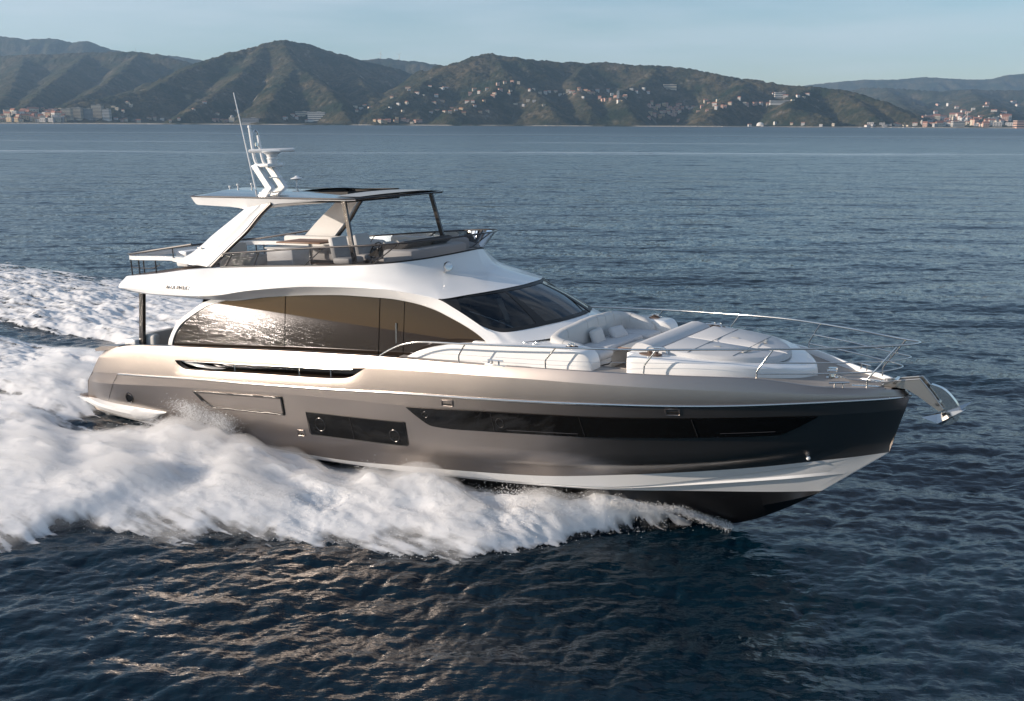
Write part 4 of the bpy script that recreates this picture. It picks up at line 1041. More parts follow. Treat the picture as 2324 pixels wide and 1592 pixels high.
# ------------------------------------------------------------------ foredeck lounge
CZ = pchip([12.62, 12.75, 13.13, 13.6, 14.3, 15.38, 17.0, 17.3, 17.46, 17.53], [2.66, 2.70, 2.87, 3.0, 3.12, 3.20, 3.21, 3.19, 3.10, 2.95])
for s in (-1, 1):
    mb = MB(); R = []
    X = np.concatenate([np.linspace(12.62, 17.2, 50), np.linspace(17.24, 17.53, 12)])
    for x in X:
        z = float(CZ(x)); z0 = 2.66; k = float(np.interp(x, [17.2, 17.53], [0, 1])) ** 2 * .10; h = max(z - z0, .0)
        yo_, yi_ = 2.26 - k, 1.66 + k
        R.append([(x + .0, s * yo_, z0), (x, s * (yo_ - .02), z0 + h * .5), (x, s * (yo_ - .03), z0 + h * .86), (x, s * (yo_ - .036), z0 + h * .95), (x, s * (yo_ - .055), z - h * .012), (x, s * (yo_ - .08), z), (x, s * (yi_ + .05), z), (x, s * (yi_ + .01), z0 + h * .95), (x, s * yi_, z0 + h * .7), (x, s * yi_, 2.5)])
    mb.grid(R); mb.add(R[-1], [tuple(range(10))]); cs = mb.build('side_console', M['white'], deckhouse, angle=18)
    mb = MB(); mb.lathe([(.13, 0), (.13, .022), (.12, .026), (0, .026)], (16.98, s * 1.95, 3.205), 22); cp = mb.build('cup_holder_base', M['teak_dark'], cs)
    for dx, dy in ((-.05, -.05), (.055, .03), (-.02, .07)):
        mb = MB(); mb.lathe([(.035, 0), (.048, .03), (.05, .055), (.042, .06), (.036, .03), (0, .02)], (16.98 + dx, s * (1.95 + dy), 3.23), 14); mb.build('cup_holder', M['steel'], cp)
    for x, y in ((15.83, 1.92), (16.05, 1.80), (16.12, 2.0)):
        mb = MB(); mb.box((x, s * y, 3.215), (.11, .06, .02), bev=.008); mb.build('deck_vent', M['steel'], cs)
def sofa_path(n=60):
    P = [(17.16, -1.52), (16.85, -1.56), (16.5, -1.56), (16.28, -1.42), (16.24, -1.1), (16.36, -.5), (16.40, 0)]
    q = curve([(x, y, 0) for x, y in P], n // 2); return np.concatenate([q, mir(q)[::-1][1:]])
sp = sofa_path(); NS = len(sp); tt = np.linspace(0, 1, NS)
ht = np.interp(tt, [0, .04, .12, .25, .4, .5, .6, .75, .88, .96, 1], [3.08, 3.20, 3.27, 3.38, 3.50, 3.53, 3.50, 3.44, 3.36, 3.26, 3.10])
mb = MB(); R = []
tan = np.gradient(sp, axis=0); nr = np.stack([-tan[:, 1], tan[:, 0], 0 * tan[:, 0]], 1); nr /= np.linalg.norm(nr, axis=1)[:, None]
for i in range(NS):
    th_ = .125 * (1 if 1 < i < NS - 2 else .75); z1 = ht[i]; z0 = 2.7
    prof = [(th_, z0), (th_, z1 - .12), (th_ * .92, z1 - .05), (th_ * .6, z1 - .012), (0, z1), (-th_ * .6, z1 - .012), (-th_ * .95, z1 - .06), (-th_ * 1.1, z1 - .2), (-th_, z0)]
    R.append([(sp[i][0] - nr[i][0] * d * -1, sp[i][1] - nr[i][1] * d * -1, z) for d, z in prof])
mb.grid(R); mb.add(R[0], [tuple(range(9))]); mb.add(R[-1], [tuple(range(9))])
fsofa = mb.build('foredeck_sofa', M['white_soft'], yacht, angle=60)
for i in (7, 16, 24, 29, 34, 42, 51):
    mb = MB(); mb.tube([R[i][k] for k in range(8)], .006, 5); mb.build('back_seam', M['panel'], fsofa)
for c, sz in (((16.88, -.0, 2.93), (.72, 1.7, .18)), ((16.93, -1.18, 2.93), (.92, .64, .18)), ((16.93, 1.18, 2.93), (.92, .64, .18))):
    mb = MB(); mb.box(c, sz, bev=.08, seg=4); mb.build('seat_cushion', M['grey_soft'], fsofa, angle=60)
for s in (-1, 1):
    mb = MB(); pl = [(16.5, .88), (17.22, .88), (17.36, .96), (17.42, 1.18), (17.36, 1.40), (17.22, 1.50), (16.5, 1.5)]
    mb.prism([(x, s * y) for x, y in pl], 2, 2.5, 2.86); mb.build('seat_base', M['white_soft'], fsofa, angle=50)
    mb = MB(); mb.prism([(17.3 + (x - 17.3) * 1.04 - (.0 if x > 17 else -.0), s * (1.19 + (y - 1.19) * 1.05)) for x, y in pl], 2, 2.74, 2.765); mb.build('base_seam', M['trim'], fsofa, angle=50)
mb = MB(); mb.box((16.85, 0, 2.68), (.6, 1.8, .36), bev=.04); mb.build('seat_base', M['white_soft'], fsofa)
mb = MB(); mb.box((17.56, .0, 2.955), (.52, 1.12, .045), bev=.015); tbl = mb.build('lounge_table', M['teak'], yacht)
mb = MB(); mb.box((17.56, .0, 2.982), (.42, 1.02, .012)); mb.build('table_inlay', M['panel'], tbl)
mb = MB(); mb.lathe([(.2, 0), (.05, .04), (.05, .44)], (17.56, 0, 2.5), 14); mb.build('table_pedestal', M['steel'], tbl)

def cushion(name, c, sz, rz, tilt, m, label):
    o = MB().box((0, 0, 0), sz, bev=.09, seg=4).build(name, m, None, angle=80)
    o.matrix_world = BOAT @ Matrix.Translation(c) @ Euler((0, tilt, rz)).to_matrix().to_4x4()
    tag(o, label, 'cushion', 'loose cushions on the foredeck sofa')
cushion('throw_cushion', (16.66, -.28, 3.12), (.16, .52, .36), .1, -.35, M['white_soft'], 'pale cushion leaning on the sofa back, nearer the camera')
cushion('throw_cushion', (16.80, .42, 3.10), (.16, .5, .32), -.15, -.75, M['grey_soft'], 'pale cushion slumped flat on the sofa seat toward the far arm')

# sun pad
SPO = [(18.24, 1.98), (18.35, 2.02), (19.3, 1.90), (20.0, 1.66), (20.55, 1.30), (21.0, .85), (21.3, .42), (21.46, 0)]
so1 = curve([(x, y, 0) for x, y in SPO], 50); so1 = np.concatenate([mir(so1), so1[::-1][1:]])
def spz(x): return np.interp(x, [18.2, 20.3, 21.0, 21.46], [3.16, 3.03, 2.93, 2.80])
mb = MB(); c0 = np.array([19.4, 0, 0]); R = []
for sc, dz in ((1.0, None), (.998, -.12), (.993, -.04), (.982, -.010), (.968, 0), (.0, .01)):
    q = c0 + (so1 - c0) * np.array([sc, sc, 1]); q[:, 2] = 2.6 if dz is None else spz(q[:, 0]) + dz * np.clip((21.7 - q[:, 0]) / 1.5, .35, 1)
    R.append(q)
mb.grid(R, closed=True); sunb = mb.build('sunpad_base', M['white'], yacht, angle=28)
PO = [(18.66, 1.42), (19.3, 1.42), (19.9, 1.28), (20.35, 1.0), (20.68, .62), (20.84, .25), (20.86, 0)]
for s in (-1, 1):
    p1 = curve([(x, y, 0) for x, y in PO], 40) * np.array([1, s, 1]); ce = np.array([19.5, s * .6, 0])
    p1 = np.concatenate([[[18.66, s * .012, 0]], p1, [[20.86, s * .012, 0]]])
    R = []
    for sc, dz in ((1, -.02), (1.0, .05), (.985, .08), (.95, .095), (0, .10)):
        q = ce + (p1 - ce) * np.array([sc, sc, 1]); q[:, 2] = spz(q[:, 0]) + dz; R.append(q)
    mb = MB(); mb.grid(R, closed=True); pad = mb.build('sunpad_cushion', M['grey_soft'], sunb, angle=50)
    mb = MB(); mb.box((20.2, s * .55, float(spz(20.2)) + .105), (.06, .32, .02), rot=Euler((0, 0, s * .25)), bev=.008); mb.build('pad_handle', M['panel'], pad)
    for xx in (19.28, 20.12):
        mb = MB(); mb.tube([(xx, s * y, float(spz(xx)) + .099) for y in np.linspace(.03, 1.36 if xx < 20 else 1.10, 6)], .007, 6); mb.build('pad_seam', M['trim'], pad)
    mb = MB(); mb.box((19.55, s * .5, float(spz(19.55)) + .10), (.16, .05, .012), bev=.004); mb.build('pad_strap', M['panel'], pad)
mb = MB(); R = []
for y in np.linspace(-1.38, 1.42, 14):
    R.append([(18.04, y, 3.12), (18.06, y, 3.20), (18.16, y, 3.285), (18.3, y, 3.30), (18.52, y, 3.255), (18.60, y, 3.20), (18.60, y, 3.12)])
mb.grid(R); mb.add(R[0], [tuple(range(7))]); mb.add(R[-1], [tuple(range(7))]); mb.build('headrest', M['grey_soft'], sunb, angle=50)
mb = MB(); mb.box((18.14, 0, 2.85), (.18, 3.2, .56), bev=.03); mb.build('backrest_support', M['white'], sunb)
for s in (-1, 1):
    mb = MB(); mb.lathe([(.17, 0), (.17, .02), (.15, .025), (0, .025)], (0, 0, 0), 24)
    mb.v = [(18.62 + p[0] * 1.45, s * (1.66 + p[1] * .7), p[2] + 3.145) for p in mb.v]; sp_ = mb.build('side_tray', M['teak_dark'] if s < 0 else M['teak'], sunb)
    for dx in (-.05, .09):
        mb = MB(); mb.lathe([(.04, 0), (.055, .04), (.06, .07), (.05, .075), (.04, .03), (0, .02)], (18.64 + dx, s * 1.64, 3.17), 14); mb.build('cup_holder', M['steel'], sp_)
    mb = MB(); mb.tube(curve([(18.42, s * 1.5, 3.17), (18.5, s * 1.46, 3.25), (18.8, s * 1.44, 3.25), (18.9, s * 1.46, 3.15)], 14), .018, 8); mb.build('grab_handle', M['steel'], sp_)

# ------------------------------------------------------------------ bow rail, mooring gear, anchor
TR = [(12.36, 2.70, 2.76), (12.58, 2.70, 2.885), (12.8, 2.70, 2.99), (13.09, 2.70, 3.10), (13.58, 2.69, 3.19), (14.72, 2.67, 3.235), (16.98, 2.52, 3.31), (18.73, 2.25, 3.36), (20.2, 1.84, 3.41), (21.06, 1.47, 3.42), (21.95, 1.01, 3.425), (22.61, .58, 3.43), (23.05, .30, 3.44), (23.28, .13, 3.455), (23.34, 0, 3.46)]
tr1 = curve(TR, 120) * np.array([1, -1, 1])
mb = MB(); mb.tube(full(tr1), .0205, 10); rail = mb.build('bow_rail', M['steel'], yacht, angle=60)
for PTS, r in (([(20.88, 1.55, 3.16), (21.67, 1.17, 3.15), (22.24, .82, 3.14), (22.7, .5, 3.14), (23.02, .25, 3.15), (23.15, .1, 3.165), (23.19, 0, 3.17)], .014),
               ([(20.79, 1.60, 2.95), (21.6, 1.2, 2.945), (22.25, .81, 2.94), (22.75, .45, 2.945), (22.95, .22, 2.96), (23.03, .08, 2.97), (23.05, 0, 2.975)], .014)):
    q = full(curve(PTS, 40) * np.array([1, -1, 1])); mb = MB(); mb.tube(q, r, 8); mb.build('pulpit_rail', M['steel'], rail, angle=60)
for s in (-1, 1):
    mb = MB(); mb.tube(curve([(13.3, s * 2.70, 2.93), (14.66, s * 2.66, 2.99), (16.75, s * 2.54, 3.03), (18.80, s * 2.23, 3.10), (20.88, s * 1.55, 3.16)], 50), .0035, 6); mb.build('guard_wire', M['steel'], rail)
    for b0_, k0, t0 in (((14.60, 2.67, 2.82), (14.60, 2.67, 2.98), (14.78, 2.665, 3.235)), ((16.70, 2.55, 2.86), (16.70, 2.55, 3.03), (16.93, 2.52, 3.30)), ((18.75, 2.25, 2.88), (18.76, 2.24, 3.05), (18.99, 2.19, 3.36)), ((20.78, 1.60, 2.86), (20.78, 1.6, 3.0), (21.05, 1.47, 3.42)), ((22.55, .60, 2.62), (22.55, .60, 2.80), (23.02, .31, 3.44))):
        sg = np.array([1, s, 1]); q = curve([np.array(b0_) * sg, np.array(k0) * sg, np.array(t0) * sg], 3); kk = np.array(k0) * sg
        q = [np.array(b0_) * sg, kk - [0, 0, .03], kk + [.015, 0, .02], np.array(t0) * sg]
        mb = MB(); mb.tube(q, .0165, 8); mb.build('stanchion', M['steel'], rail, angle=60)
    # mooring cleats on the sheer
    for x, z in ((22.12, 2.66), (15.53, 2.84)):
        y = float(HBF['sheer'](x)) - .06; cl = MB()
        dirx = np.array([1, s * (float(HBF['sheer'](x + .1)) - float(HBF['sheer'](x - .1))) / .2, 0]); dirx = dirx / np.linalg.norm(dirx); c = np.array([x, s * y, z])
        cl.tube([c - dirx * .19 + [0, 0, .10], c + dirx * .19 + [0, 0, .10]], .018, 8)
        for k in (-.08, .08): cl.tube([c + dirx * k - [0, 0, .02], c + dirx * k + [0, 0, .1]], .02, 8)
        if x < 20: cl.box(tuple(c + [0, s * .0, .0]), (.52, .10, .03), bev=.01)
        cl.build('mooring_cleat', M['steel'], yacht)
mb = MB(); mb.lathe([(.12, 0), (.12, .03), (.07, .05), (.06, .12), (.10, .14), (.10, .17), (.07, .18), (.0, .185)], (21.72, .05, 2.60), 20); wd = mb.build('windlass', M['steel'], yacht)
mb = MB(); mb.lathe([(.07, 0), (.07, .12), (.09, .13), (.09, .16), (0, .17)], (21.66, .32, 2.60), 16); mb.build('capstan', M['steel'], wd)
ch = MB(); P = curve([(21.80, .02, 2.68), (22.1, -.02, 2.64), (22.5, .02, 2.63), (22.85, 0, 2.66), (23.1, 0, 2.70)], 40)
for i in range(0, 39):
    a, b = Vector(P[i]), Vector(P[i + 1]); d = (b - a).normalized(); u = (Vector((0, 1, 0)) if i % 2 else Vector((0, 0, 1))); c = (a + b) / 2
    ch.tube([c + d * .030 * math.cos(t) + u * .016 * math.sin(t) for t in np.linspace(0, 2 * math.pi, 11)[:-1]], .006, 5, closed=True)
ch.build('anchor_chain', M['steel'], wd, angle=60)
for y in (-.28, .25):
    mb = MB(); mb.box((22.45, y, 2.60), (.5, .10, .025), bev=.01, rot=Euler((0, 0, -y * .8))); mb.build('chain_plate', M['steel'], wd)
rol = MB()
for y in (-.13, .13):
    q = [(22.75, 2.66), (23.39, 2.79), (23.60, 2.55), (23.82, 2.25), (23.74, 2.22), (23.56, 2.34), (23.38, 2.46), (23.16, 2.58), (22.75, 2.60)]
    rol.prism(q, 1, y - .010, y + .010)
    rol.tube([(22.7, y, 2.67), (23.39, y, 2.795), (23.60, y, 2.56), (23.82, y, 2.26)], .016, 6)
rol.box((23.05, 0, 2.60), (.7, .24, .02)); rol.box((23.55, 0, 2.42), (.45, .24, .02), rot=Euler((0, math.radians(48), 0)))
anr = rol.build('bow_roller', M['brushed'], yacht, angle=25)
for x, z in ((22.95, 2.70), (23.72, 2.36)):
    mb = MB(); mb.tube([(x, -.14, z), (x, .14, z)], .05, 12); mb.build('roller_wheel', M['steel'], anr)
an = MB()
sh = curve([(23.55, 0, 2.62), (23.72, 0, 2.56), (23.88, 0, 2.40), (23.97, 0, 2.22), (23.93, 0, 2.10), (23.78, 0, 2.08)], 16); w_ = np.linspace(.08, .14, 16)
tg = np.gradient(sh, axis=0); nn = np.stack([-tg[:, 2], 0 * tg[:, 0], tg[:, 0]], 1); nn /= np.linalg.norm(nn, axis=1)[:, None]
an.grid([[tuple(c + n * w + [0, .06, 0]), tuple(c - n * w + [0, .06, 0]), tuple(c - n * w - [0, .06, 0]), tuple(c + n * w - [0, .06, 0])] for c, n, w in zip(sh, nn, w_)], closed=True)
anchor = an.build('anchor', M['steel'], yacht, angle=40)
fl = MB(); tipp, heel = (23.42, 0, 2.03), (24.12, 0, 2.20)
for s in (-1, 1):
    fl.add([tipp, (23.70, s * .05, 2.14), (24.10, s * .06, 2.24), (24.24, s * .32, 2.36), (23.78, s * .38, 2.05), (23.80, s * .02, 1.93)], [(0, 1, 4), (1, 2, 3, 4), (0, 4, 5), (4, 3, 2, 5)])
fl.build('fluke', M['steel'], anchor, smooth=False)

# ------------------------------------------------------------------ cockpit aft
for s in (-1, 1):
    mb = MB(); a, b = Vector((3.09, s * 2.0, 3.74)), Vector((2.80, s * 2.05, 1.6)); d = Vector((.085, 0, 0)); v = Vector((0, .05, 0))
    mb.grid([[p + d + v, p - d + v, p - d - v, p + d - v] for p in (a, b)], closed=True); mb.build('overhang_post', M['trim'], deckhouse, smooth=False)
mb = MB(); mb.box((2.75, 0, 2.10), (.22, 3.9, .70), bev=.08); ck = mb.build('cockpit_sofa', M['white_soft'], yacht)
mb = MB(); mb.box((3.05, 0, 1.88), (.62, 3.8, .24), bev=.08); mb.build('seat_cushion', M['white_soft'], ck)
mb = MB(); mb.box((2.95, -1.82, 2.14), (.7, .26, .62), bev=.09, seg=3); mb.build('armrest', M['white_soft'], ck)
mb = MB(); mb.box((3.9, -.6, 2.33), (.7, 1.5, .05), bev=.015); ct_ = mb.build('cockpit_table', M['teak'], yacht)
mb = MB(); mb.lathe([(.22, 0), (.06, .04), (.06, .8)], (3.9, -.6, 1.5), 14); mb.build('table_pedestal', M['steel'], ct_)
mb = MB(); mb.box((2.55, -2.0, 2.12), (.5, .45, .40), bev=.06); mb.build('stern_locker', M['white'], yacht)

# ------------------------------------------------------------------ coast: hills, towns, wind turbines (some kilometres off)
def ray(px, py):
    "world direction of a point of the 2324 wide photograph, Y component 1"
    u2, v2 = px - 1162.0, 796.0 - py; c, s = math.cos(ROLL), math.sin(ROLL)
    u = u2 * c - v2 * s; v = u2 * s + v2 * c
    y = F_PX * math.cos(PITCH) + v * math.sin(PITCH)
    return u / y, (-F_PX * math.sin(PITCH) + v * math.cos(PITCH)) / y
def far_pt(px, py, D):
    a, b = ray(px, py); return np.array([a * D, D, CAM_H + b * D])
SHORE = 3650.0
RIDGES = []                                                      # (points, side slope)
def rdg(pts, slope):
    RIDGES.append((np.array([far_pt(*p) for p in pts]), slope))
# far range on the left
rdg([(-420, 120, 9000), (-150, 95, 9000), (0, 83, 9000), (60, 90, 9000), (120, 88, 9000), (165, 97, 9000), (185, 94, 9000), (200, 95, 9000), (235, 114, 9100), (290, 122, 9200), (400, 127, 9300), (480, 140, 9300), (560, 165, 9300)], .40)
# middle range on the left with its spurs
rdg([(-420, 150, 6600), (-150, 132, 6600), (0, 128, 6500), (120, 124, 6400), (200, 120, 6400), (300, 118, 6300), (360, 125, 6200), (420, 141, 6100), (470, 168, 6000)], .42)
rdg([(60, 128, 6450), (40, 170, 5600), (20, 215, 4800), (-30, 262, 3900)], .50)
rdg([(200, 120, 6400), (150, 165, 5500), (90, 210, 4700), (40, 258, 3900)], .68)
rdg([(320, 119, 6300), (280, 160, 5500), (225, 205, 4700), (150, 240, 4100)], .68)
rdg([(-200, 135, 6600), (-240, 190, 5000), (-300, 255, 3900)], .5)
# central peak
rdg([(141, 246, 3900), (212, 229, 4050), (270, 218, 4200), (336, 206, 4350), (380, 182, 4550), (425, 157, 4750), (485, 134, 4950), (530, 119, 5050), (600, 104, 5150), (625, 95, 5200), (640, 92, 5200), (670, 97, 5250), (700, 103, 5300), (760, 122, 5450), (800, 134, 5600), (850, 146, 5700), (900, 158, 5800), (960, 190, 5900)], .47)
rdg([(600, 104, 5150), (575, 140, 4800), (531, 188, 4400), (470, 225, 4050), (407, 268, 3720)], .78)
rdg([(640, 92, 5200), (655, 125, 4900), (668, 150, 4650), (640, 192, 4250), (618, 225, 3980), (600, 262, 3720)], .78)
rdg([(668, 150, 4650), (705, 172, 4450), (740, 200, 4200), (775, 238, 3900), (790, 272, 3700)], .78)
rdg([(760, 122, 5450), (800, 165, 5000), (840, 215, 4400), (868, 255, 3800)], .68)
# right hand massif
rdg([(858, 262, 3750), (890, 238, 3900), (930, 207, 4150), (970, 184, 4350), (1020, 160, 4500), (1060, 140, 4600), (1085, 128, 4650), (1110, 123, 4700), (1150, 130, 4700), (1200, 137, 4750), (1270, 142, 4800), (1330, 145, 4850), (1380, 143, 4850), (1440, 150, 4800), (1490, 151, 4750), (1560, 156, 4700), (1620, 170, 4600), (1680, 180, 4550), (1740, 188, 4450), (1790, 196, 4400), (1850, 199, 4300), (1900, 206, 4200), (1950, 216, 4100), (2000, 232, 3980), (2050, 256, 3840), (2085, 274, 3740), (2106, 286, 3690)], .47)
rdg([(1110, 123, 4700), (1131, 140, 4550), (1150, 172, 4300), (1120, 208, 4050), (1065, 236, 3830), (1020, 257, 3700)], .75)
rdg([(1150, 172, 4300), (1200, 205, 4100), (1240, 235, 3900), (1260, 262, 3730)], .6)
rdg([(1330, 145, 4850), (1300, 180, 4500), (1320, 215, 4150), (1340, 250, 3830)], .68)
rdg([(1490, 151, 4750), (1470, 185, 4450), (1400, 212, 4150), (1420, 245, 3850), (1440, 268, 3720)], .68)
rdg([(1680, 180, 4550), (1690, 205, 4250), (1640, 235, 3950), (1600, 266, 3730)], .68)
rdg([(1850, 199, 4300), (1800, 220, 4050), (1790, 245, 3850), (1860, 262, 3720)], .68)
rdg([(1900, 206, 4200), (1950, 235, 3950), (1990, 270, 3720)], .6)
# ridge with the turbines
rdg([(760, 165, 7400), (800, 150, 7500), (830, 136, 7500), (870, 133, 7500), (900, 136, 7500), (950, 141, 7500), (1000, 149, 7600), (1060, 165, 7600)], .4)
# far right
rdg([(1700, 215, 11000), (1790, 200, 11000), (1840, 193, 11000), (1900, 186, 11000), (1960, 181, 11000), (2040, 180, 11000), (2090, 175, 11000), (2140, 177, 11000), (2200, 181, 11000), (2250, 180, 11000), (2290, 170, 11000), (2330, 166, 11000), (2450, 158, 11000), (2800, 150, 11000)], .35)
rdg([(1880, 215, 8200), (1960, 199, 8200), (2010, 200, 8000), (2060, 203, 7800), (2120, 208, 7600), (2200, 204, 7600), (2280, 205, 7600), (2400, 200, 7600), (2700, 190, 7600)], .42)
rdg([(2010, 200, 8000), (2040, 235, 6200), (2080, 262, 4800), (2110, 276, 4000)], .4)
rdg([(2200, 204, 7600), (2230, 235, 5800), (2260, 262, 4500)], .4)
rdg([(2400, 200, 7600), (2420, 240, 5600), (2440, 270, 4200)], .4)

def lattice(seed):
    r = np.random.default_rng(seed); return r.random((257, 257))
LAT = [lattice(40 + k) for k in range(6)]
def vnoise(T, x, y):
    i = np.floor(x).astype(int); j = np.floor(y).astype(int); a = x - i; b = y - j
    a = a * a * (3 - 2 * a); b = b * b * (3 - 2 * b); i %= 256; j %= 256
    return T[i, j] * (1 - a) * (1 - b) + T[i + 1, j] * a * (1 - b) + T[i, j + 1] * (1 - a) * b + T[i + 1, j + 1] * a * b
def hill_z(X, Y, fine=True):
    sh = X.shape; X = X.ravel(); Y = Y.ravel()
    wx = X + 90 * (vnoise(LAT[0], X / 420, Y / 420) - .5); wy = Y + 90 * (vnoise(LAT[1], X / 420, Y / 420) - .5)
    K = 16.0
    acc = np.zeros_like(X); dm = np.full_like(X, 1e9)
    best = np.full_like(X, -1e9)
    zs = []
    for P, sl in RIDGES:
        zr_ = np.full_like(X, -1e9)
        for A, B in zip(P[:-1], P[1:]):
            d = B - A; L2 = d[0] ** 2 + d[1] ** 2
            for (px_, py_, wgt) in ((X, Y, 0),):
                t = np.clip(((px_ - A[0]) * d[0] + (py_ - A[1]) * d[1]) / L2, 0, 1)
                cx, cy = A[0] + t * d[0], A[1] + t * d[1]
                ds = np.hypot(px_ - cx, py_ - cy)
            dw = np.hypot(wx - cx, wy - cy); k = np.clip(ds / 250, 0, 1); de = ds * (1 - k) + dw * k
            z = A[2] + t * d[2] - sl * (np.sqrt(de * de + 900) - 30)
            zr_ = np.maximum(zr_, z); dm = np.minimum(dm, ds)
        zs.append(zr_)
    zs = np.array(zs); m = zs.max(0)
    z = m + K * np.log(np.exp(np.clip((zs - m) / K, -30, 0)).sum(0)) * np.clip(dm / 120, 0, 1)
    # gullies, stronger away from the crests
    amp = np.clip(dm / 260, 0, 1)
    g = np.abs(vnoise(LAT[2], X / 170, Y / 210) - .5) * 2; g2 = np.abs(vnoise(LAT[3], X / 70, Y / 80) - .5) * 2
    z = z + amp * (56 * (g - .5) + 24 * (g2 - .5) + 50 * (vnoise(LAT[5], X / 480, Y / 480) - .5))
    if fine:                                                      # tree canopy
        z = z + (9 * (vnoise(LAT[4], X / 19, Y / 19) - .3) + 5 * (vnoise(LAT[5], X / 8, Y / 8) - .5)) * np.clip((z - 4) / 25, 0, 1)
    shore = SHORE + 25 * np.sin(X / 310.) + 40 * (vnoise(LAT[1], X / 250 + 9, X * 0 + .5) - .5)
    s = Y - shore
    land = 3.0 + np.clip(s, 0, 120) * .03
    z = np.maximum(z, land)
    z = np.minimum(z, 1.5 + np.clip(s, -60, 1e6) * .9)
    return np.where(s < 0, np.maximum(s * .3, -8), z).reshape(sh)

def hills_material():
    m = mat('wooded_hillside', (.035, .04, .02), .9); nt = m.node_tree; b = nt.nodes['Principled BSDF']; L = nt.links.new
    b.inputs['Specular IOR Level'].default_value = .1
    t = nt.nodes.new('ShaderNodeTexCoord'); ge = nt.nodes.new('ShaderNodeNewGeometry'); sx = nt.nodes.new('ShaderNodeSeparateXYZ'); sn = nt.nodes.new('ShaderNodeSeparateXYZ')
    L(t.outputs['Object'], sx.inputs[0]); L(ge.outputs['True Normal'], sn.inputs[0])
    def noise(sc, det):
        n = nt.nodes.new('ShaderNodeTexNoise'); n.inputs['Scale'].default_value = sc; n.inputs['Detail'].default_value = det; n.inputs['Roughness'].default_value = .65
        L(t.outputs['Object'], n.inputs['Vector']); return n.outputs['Fac']
    def rng_(v, a, c, x=0., y=1.):
        r = nt.nodes.new('ShaderNodeMapRange'); r.inputs['From Min'].default_value = a; r.inputs['From Max'].default_value = c; r.inputs['To Min'].default_value = x; r.inputs['To Max'].default_value = y
        L(v, r.inputs['Value']); return r.outputs[0]
    def mixc(f, A, B):
        k = nt.nodes.new('ShaderNodeMix'); k.data_type = 'RGBA'; L(f, k.inputs['Factor'])
        for s_, v in (('A', A), ('B', B)):
            if isinstance(v, tuple): k.inputs[s_].default_value = (*v, 1)
            else: L(v, k.inputs[s_])
        return k.outputs['Result']
    def mul(a, c):
        k = nt.nodes.new('ShaderNodeMath'); k.operation = 'MULTIPLY'; L(a, k.inputs[0]); L(c, k.inputs[1]); return k.outputs[0]
    c = mixc(rng_(noise(.006, 8), .4, .62), (.020, .031, .014), (.122, .094, .054))
    c = mixc(rng_(noise(.055, 6), .35, .72), c, (.012, .020, .010))
    rock = mul(rng_(noise(.012, 6), .56, .66), rng_(sn.outputs['Z'], .80, .55))
    c = mixc(rock, c, (.24, .21, .18))
    beach = mul(rng_(sx.outputs['Z'], 4.2, 2.6), rng_(noise(.004, 3), .40, .5))
    c = mixc(beach, c, (.40, .35, .28))
    L(c, b.inputs['Base Color'])
    bp = nt.nodes.new('ShaderNodeBump'); bp.inputs['Strength'].default_value = 1.0; bp.inputs['Distance'].default_value = 8
    L(noise(.07, 5), bp.inputs['Height']); L(bp.outputs[0], b.inputs['Normal'])
    return m
def build_hills():
    ta = np.linspace(-.70, .70, 1150); Y = np.concatenate([np.arange(3560, 5400, 8.0), np.arange(5400, 6900, 18.0), np.arange(6900, 12500, 55.0)])
    X = ta[None] * Y[:, None]; YY = np.repeat(Y[:, None], len(ta), 1)
    Z = hill_z(X, YY); V = np.stack([X, YY, Z], -1).reshape(-1, 3); R, C = Z.shape
    i = np.arange(R - 1)[:, None] * C; j = np.arange(C - 1)[None]
    Q = np.stack([i + j, i + j + 1, i + C + j + 1, i + C + j], -1).reshape(-1, 4)
    o = quad_mesh('hills', V, Q, hills_material()); tag(o, 'wooded coastal hills behind the sea', 'hills', kind='structure')
build_hills()

def march(pxs):
    "where the lines of sight through these points of the photograph meet the ground"
    T = np.concatenate([np.arange(3560, 5600, 6.), np.arange(5600, 11500, 25.)]); A = np.array([ray(*p) for p in pxs])
    X = A[:, :1] * T; Z = CAM_H + A[:, 1:] * T; G = hill_z(X, np.repeat(T[None], len(A), 0), fine=False)
    hit = Z <= G; k = np.where(hit.any(1), hit.argmax(1), -1)
    out = []
    for n, kk in enumerate(k):
        if kk < 0: kk = int(np.searchsorted(T, SHORE + 40))
        out.append((X[n, kk], T[kk], G[n, kk]))
    return out

WALL = {'cream': mat('cream_plaster', (.58, .50, .38), .8), 'white': mat('white_plaster', (.62, .59, .54), .8), 'pink': mat('pink_plaster', (.55, .36, .28), .8), 'grey': mat('grey_concrete', (.36, .35, .34), .8), 'ochre': mat('ochre_plaster', (.52, .38, .22), .8)}
TILE = mat('terracotta_tiles', (.30, .13, .08), .8); FLAT = mat('flat_roof_gravel', (.33, .31, .29), .9); WIN = mat('dark_windows', (.05, .055, .06), .3)
def house_mesh(wall, gable):
    "unit house: 1 x 1 footprint, height 1 to the eaves"
    mb = MB(); mb.box((0, 0, .35), (1, 1, 1.3), 0)
    if gable:
        mb.add([(-.56, -.56, 1), (.56, -.56, 1), (.56, .56, 1), (-.56, .56, 1), (-.56, 0, 1.38), (.56, 0, 1.38)], [(0, 1, 5, 4), (2, 3, 4, 5), (0, 4, 3), (1, 2, 5), (0, 3, 2, 1)], 1)
    else:
        mb.box((0, 0, 1.03), (1.04, 1.04, .06), 1)
    for k, x in enumerate((-.32, 0, .32)):
        for z in (.25, .62): mb.box((x, -.5, z), (.14, .03, .20), 2)
    return mb, [wall, TILE if gable else FLAT, WIN]
PROTO = {}
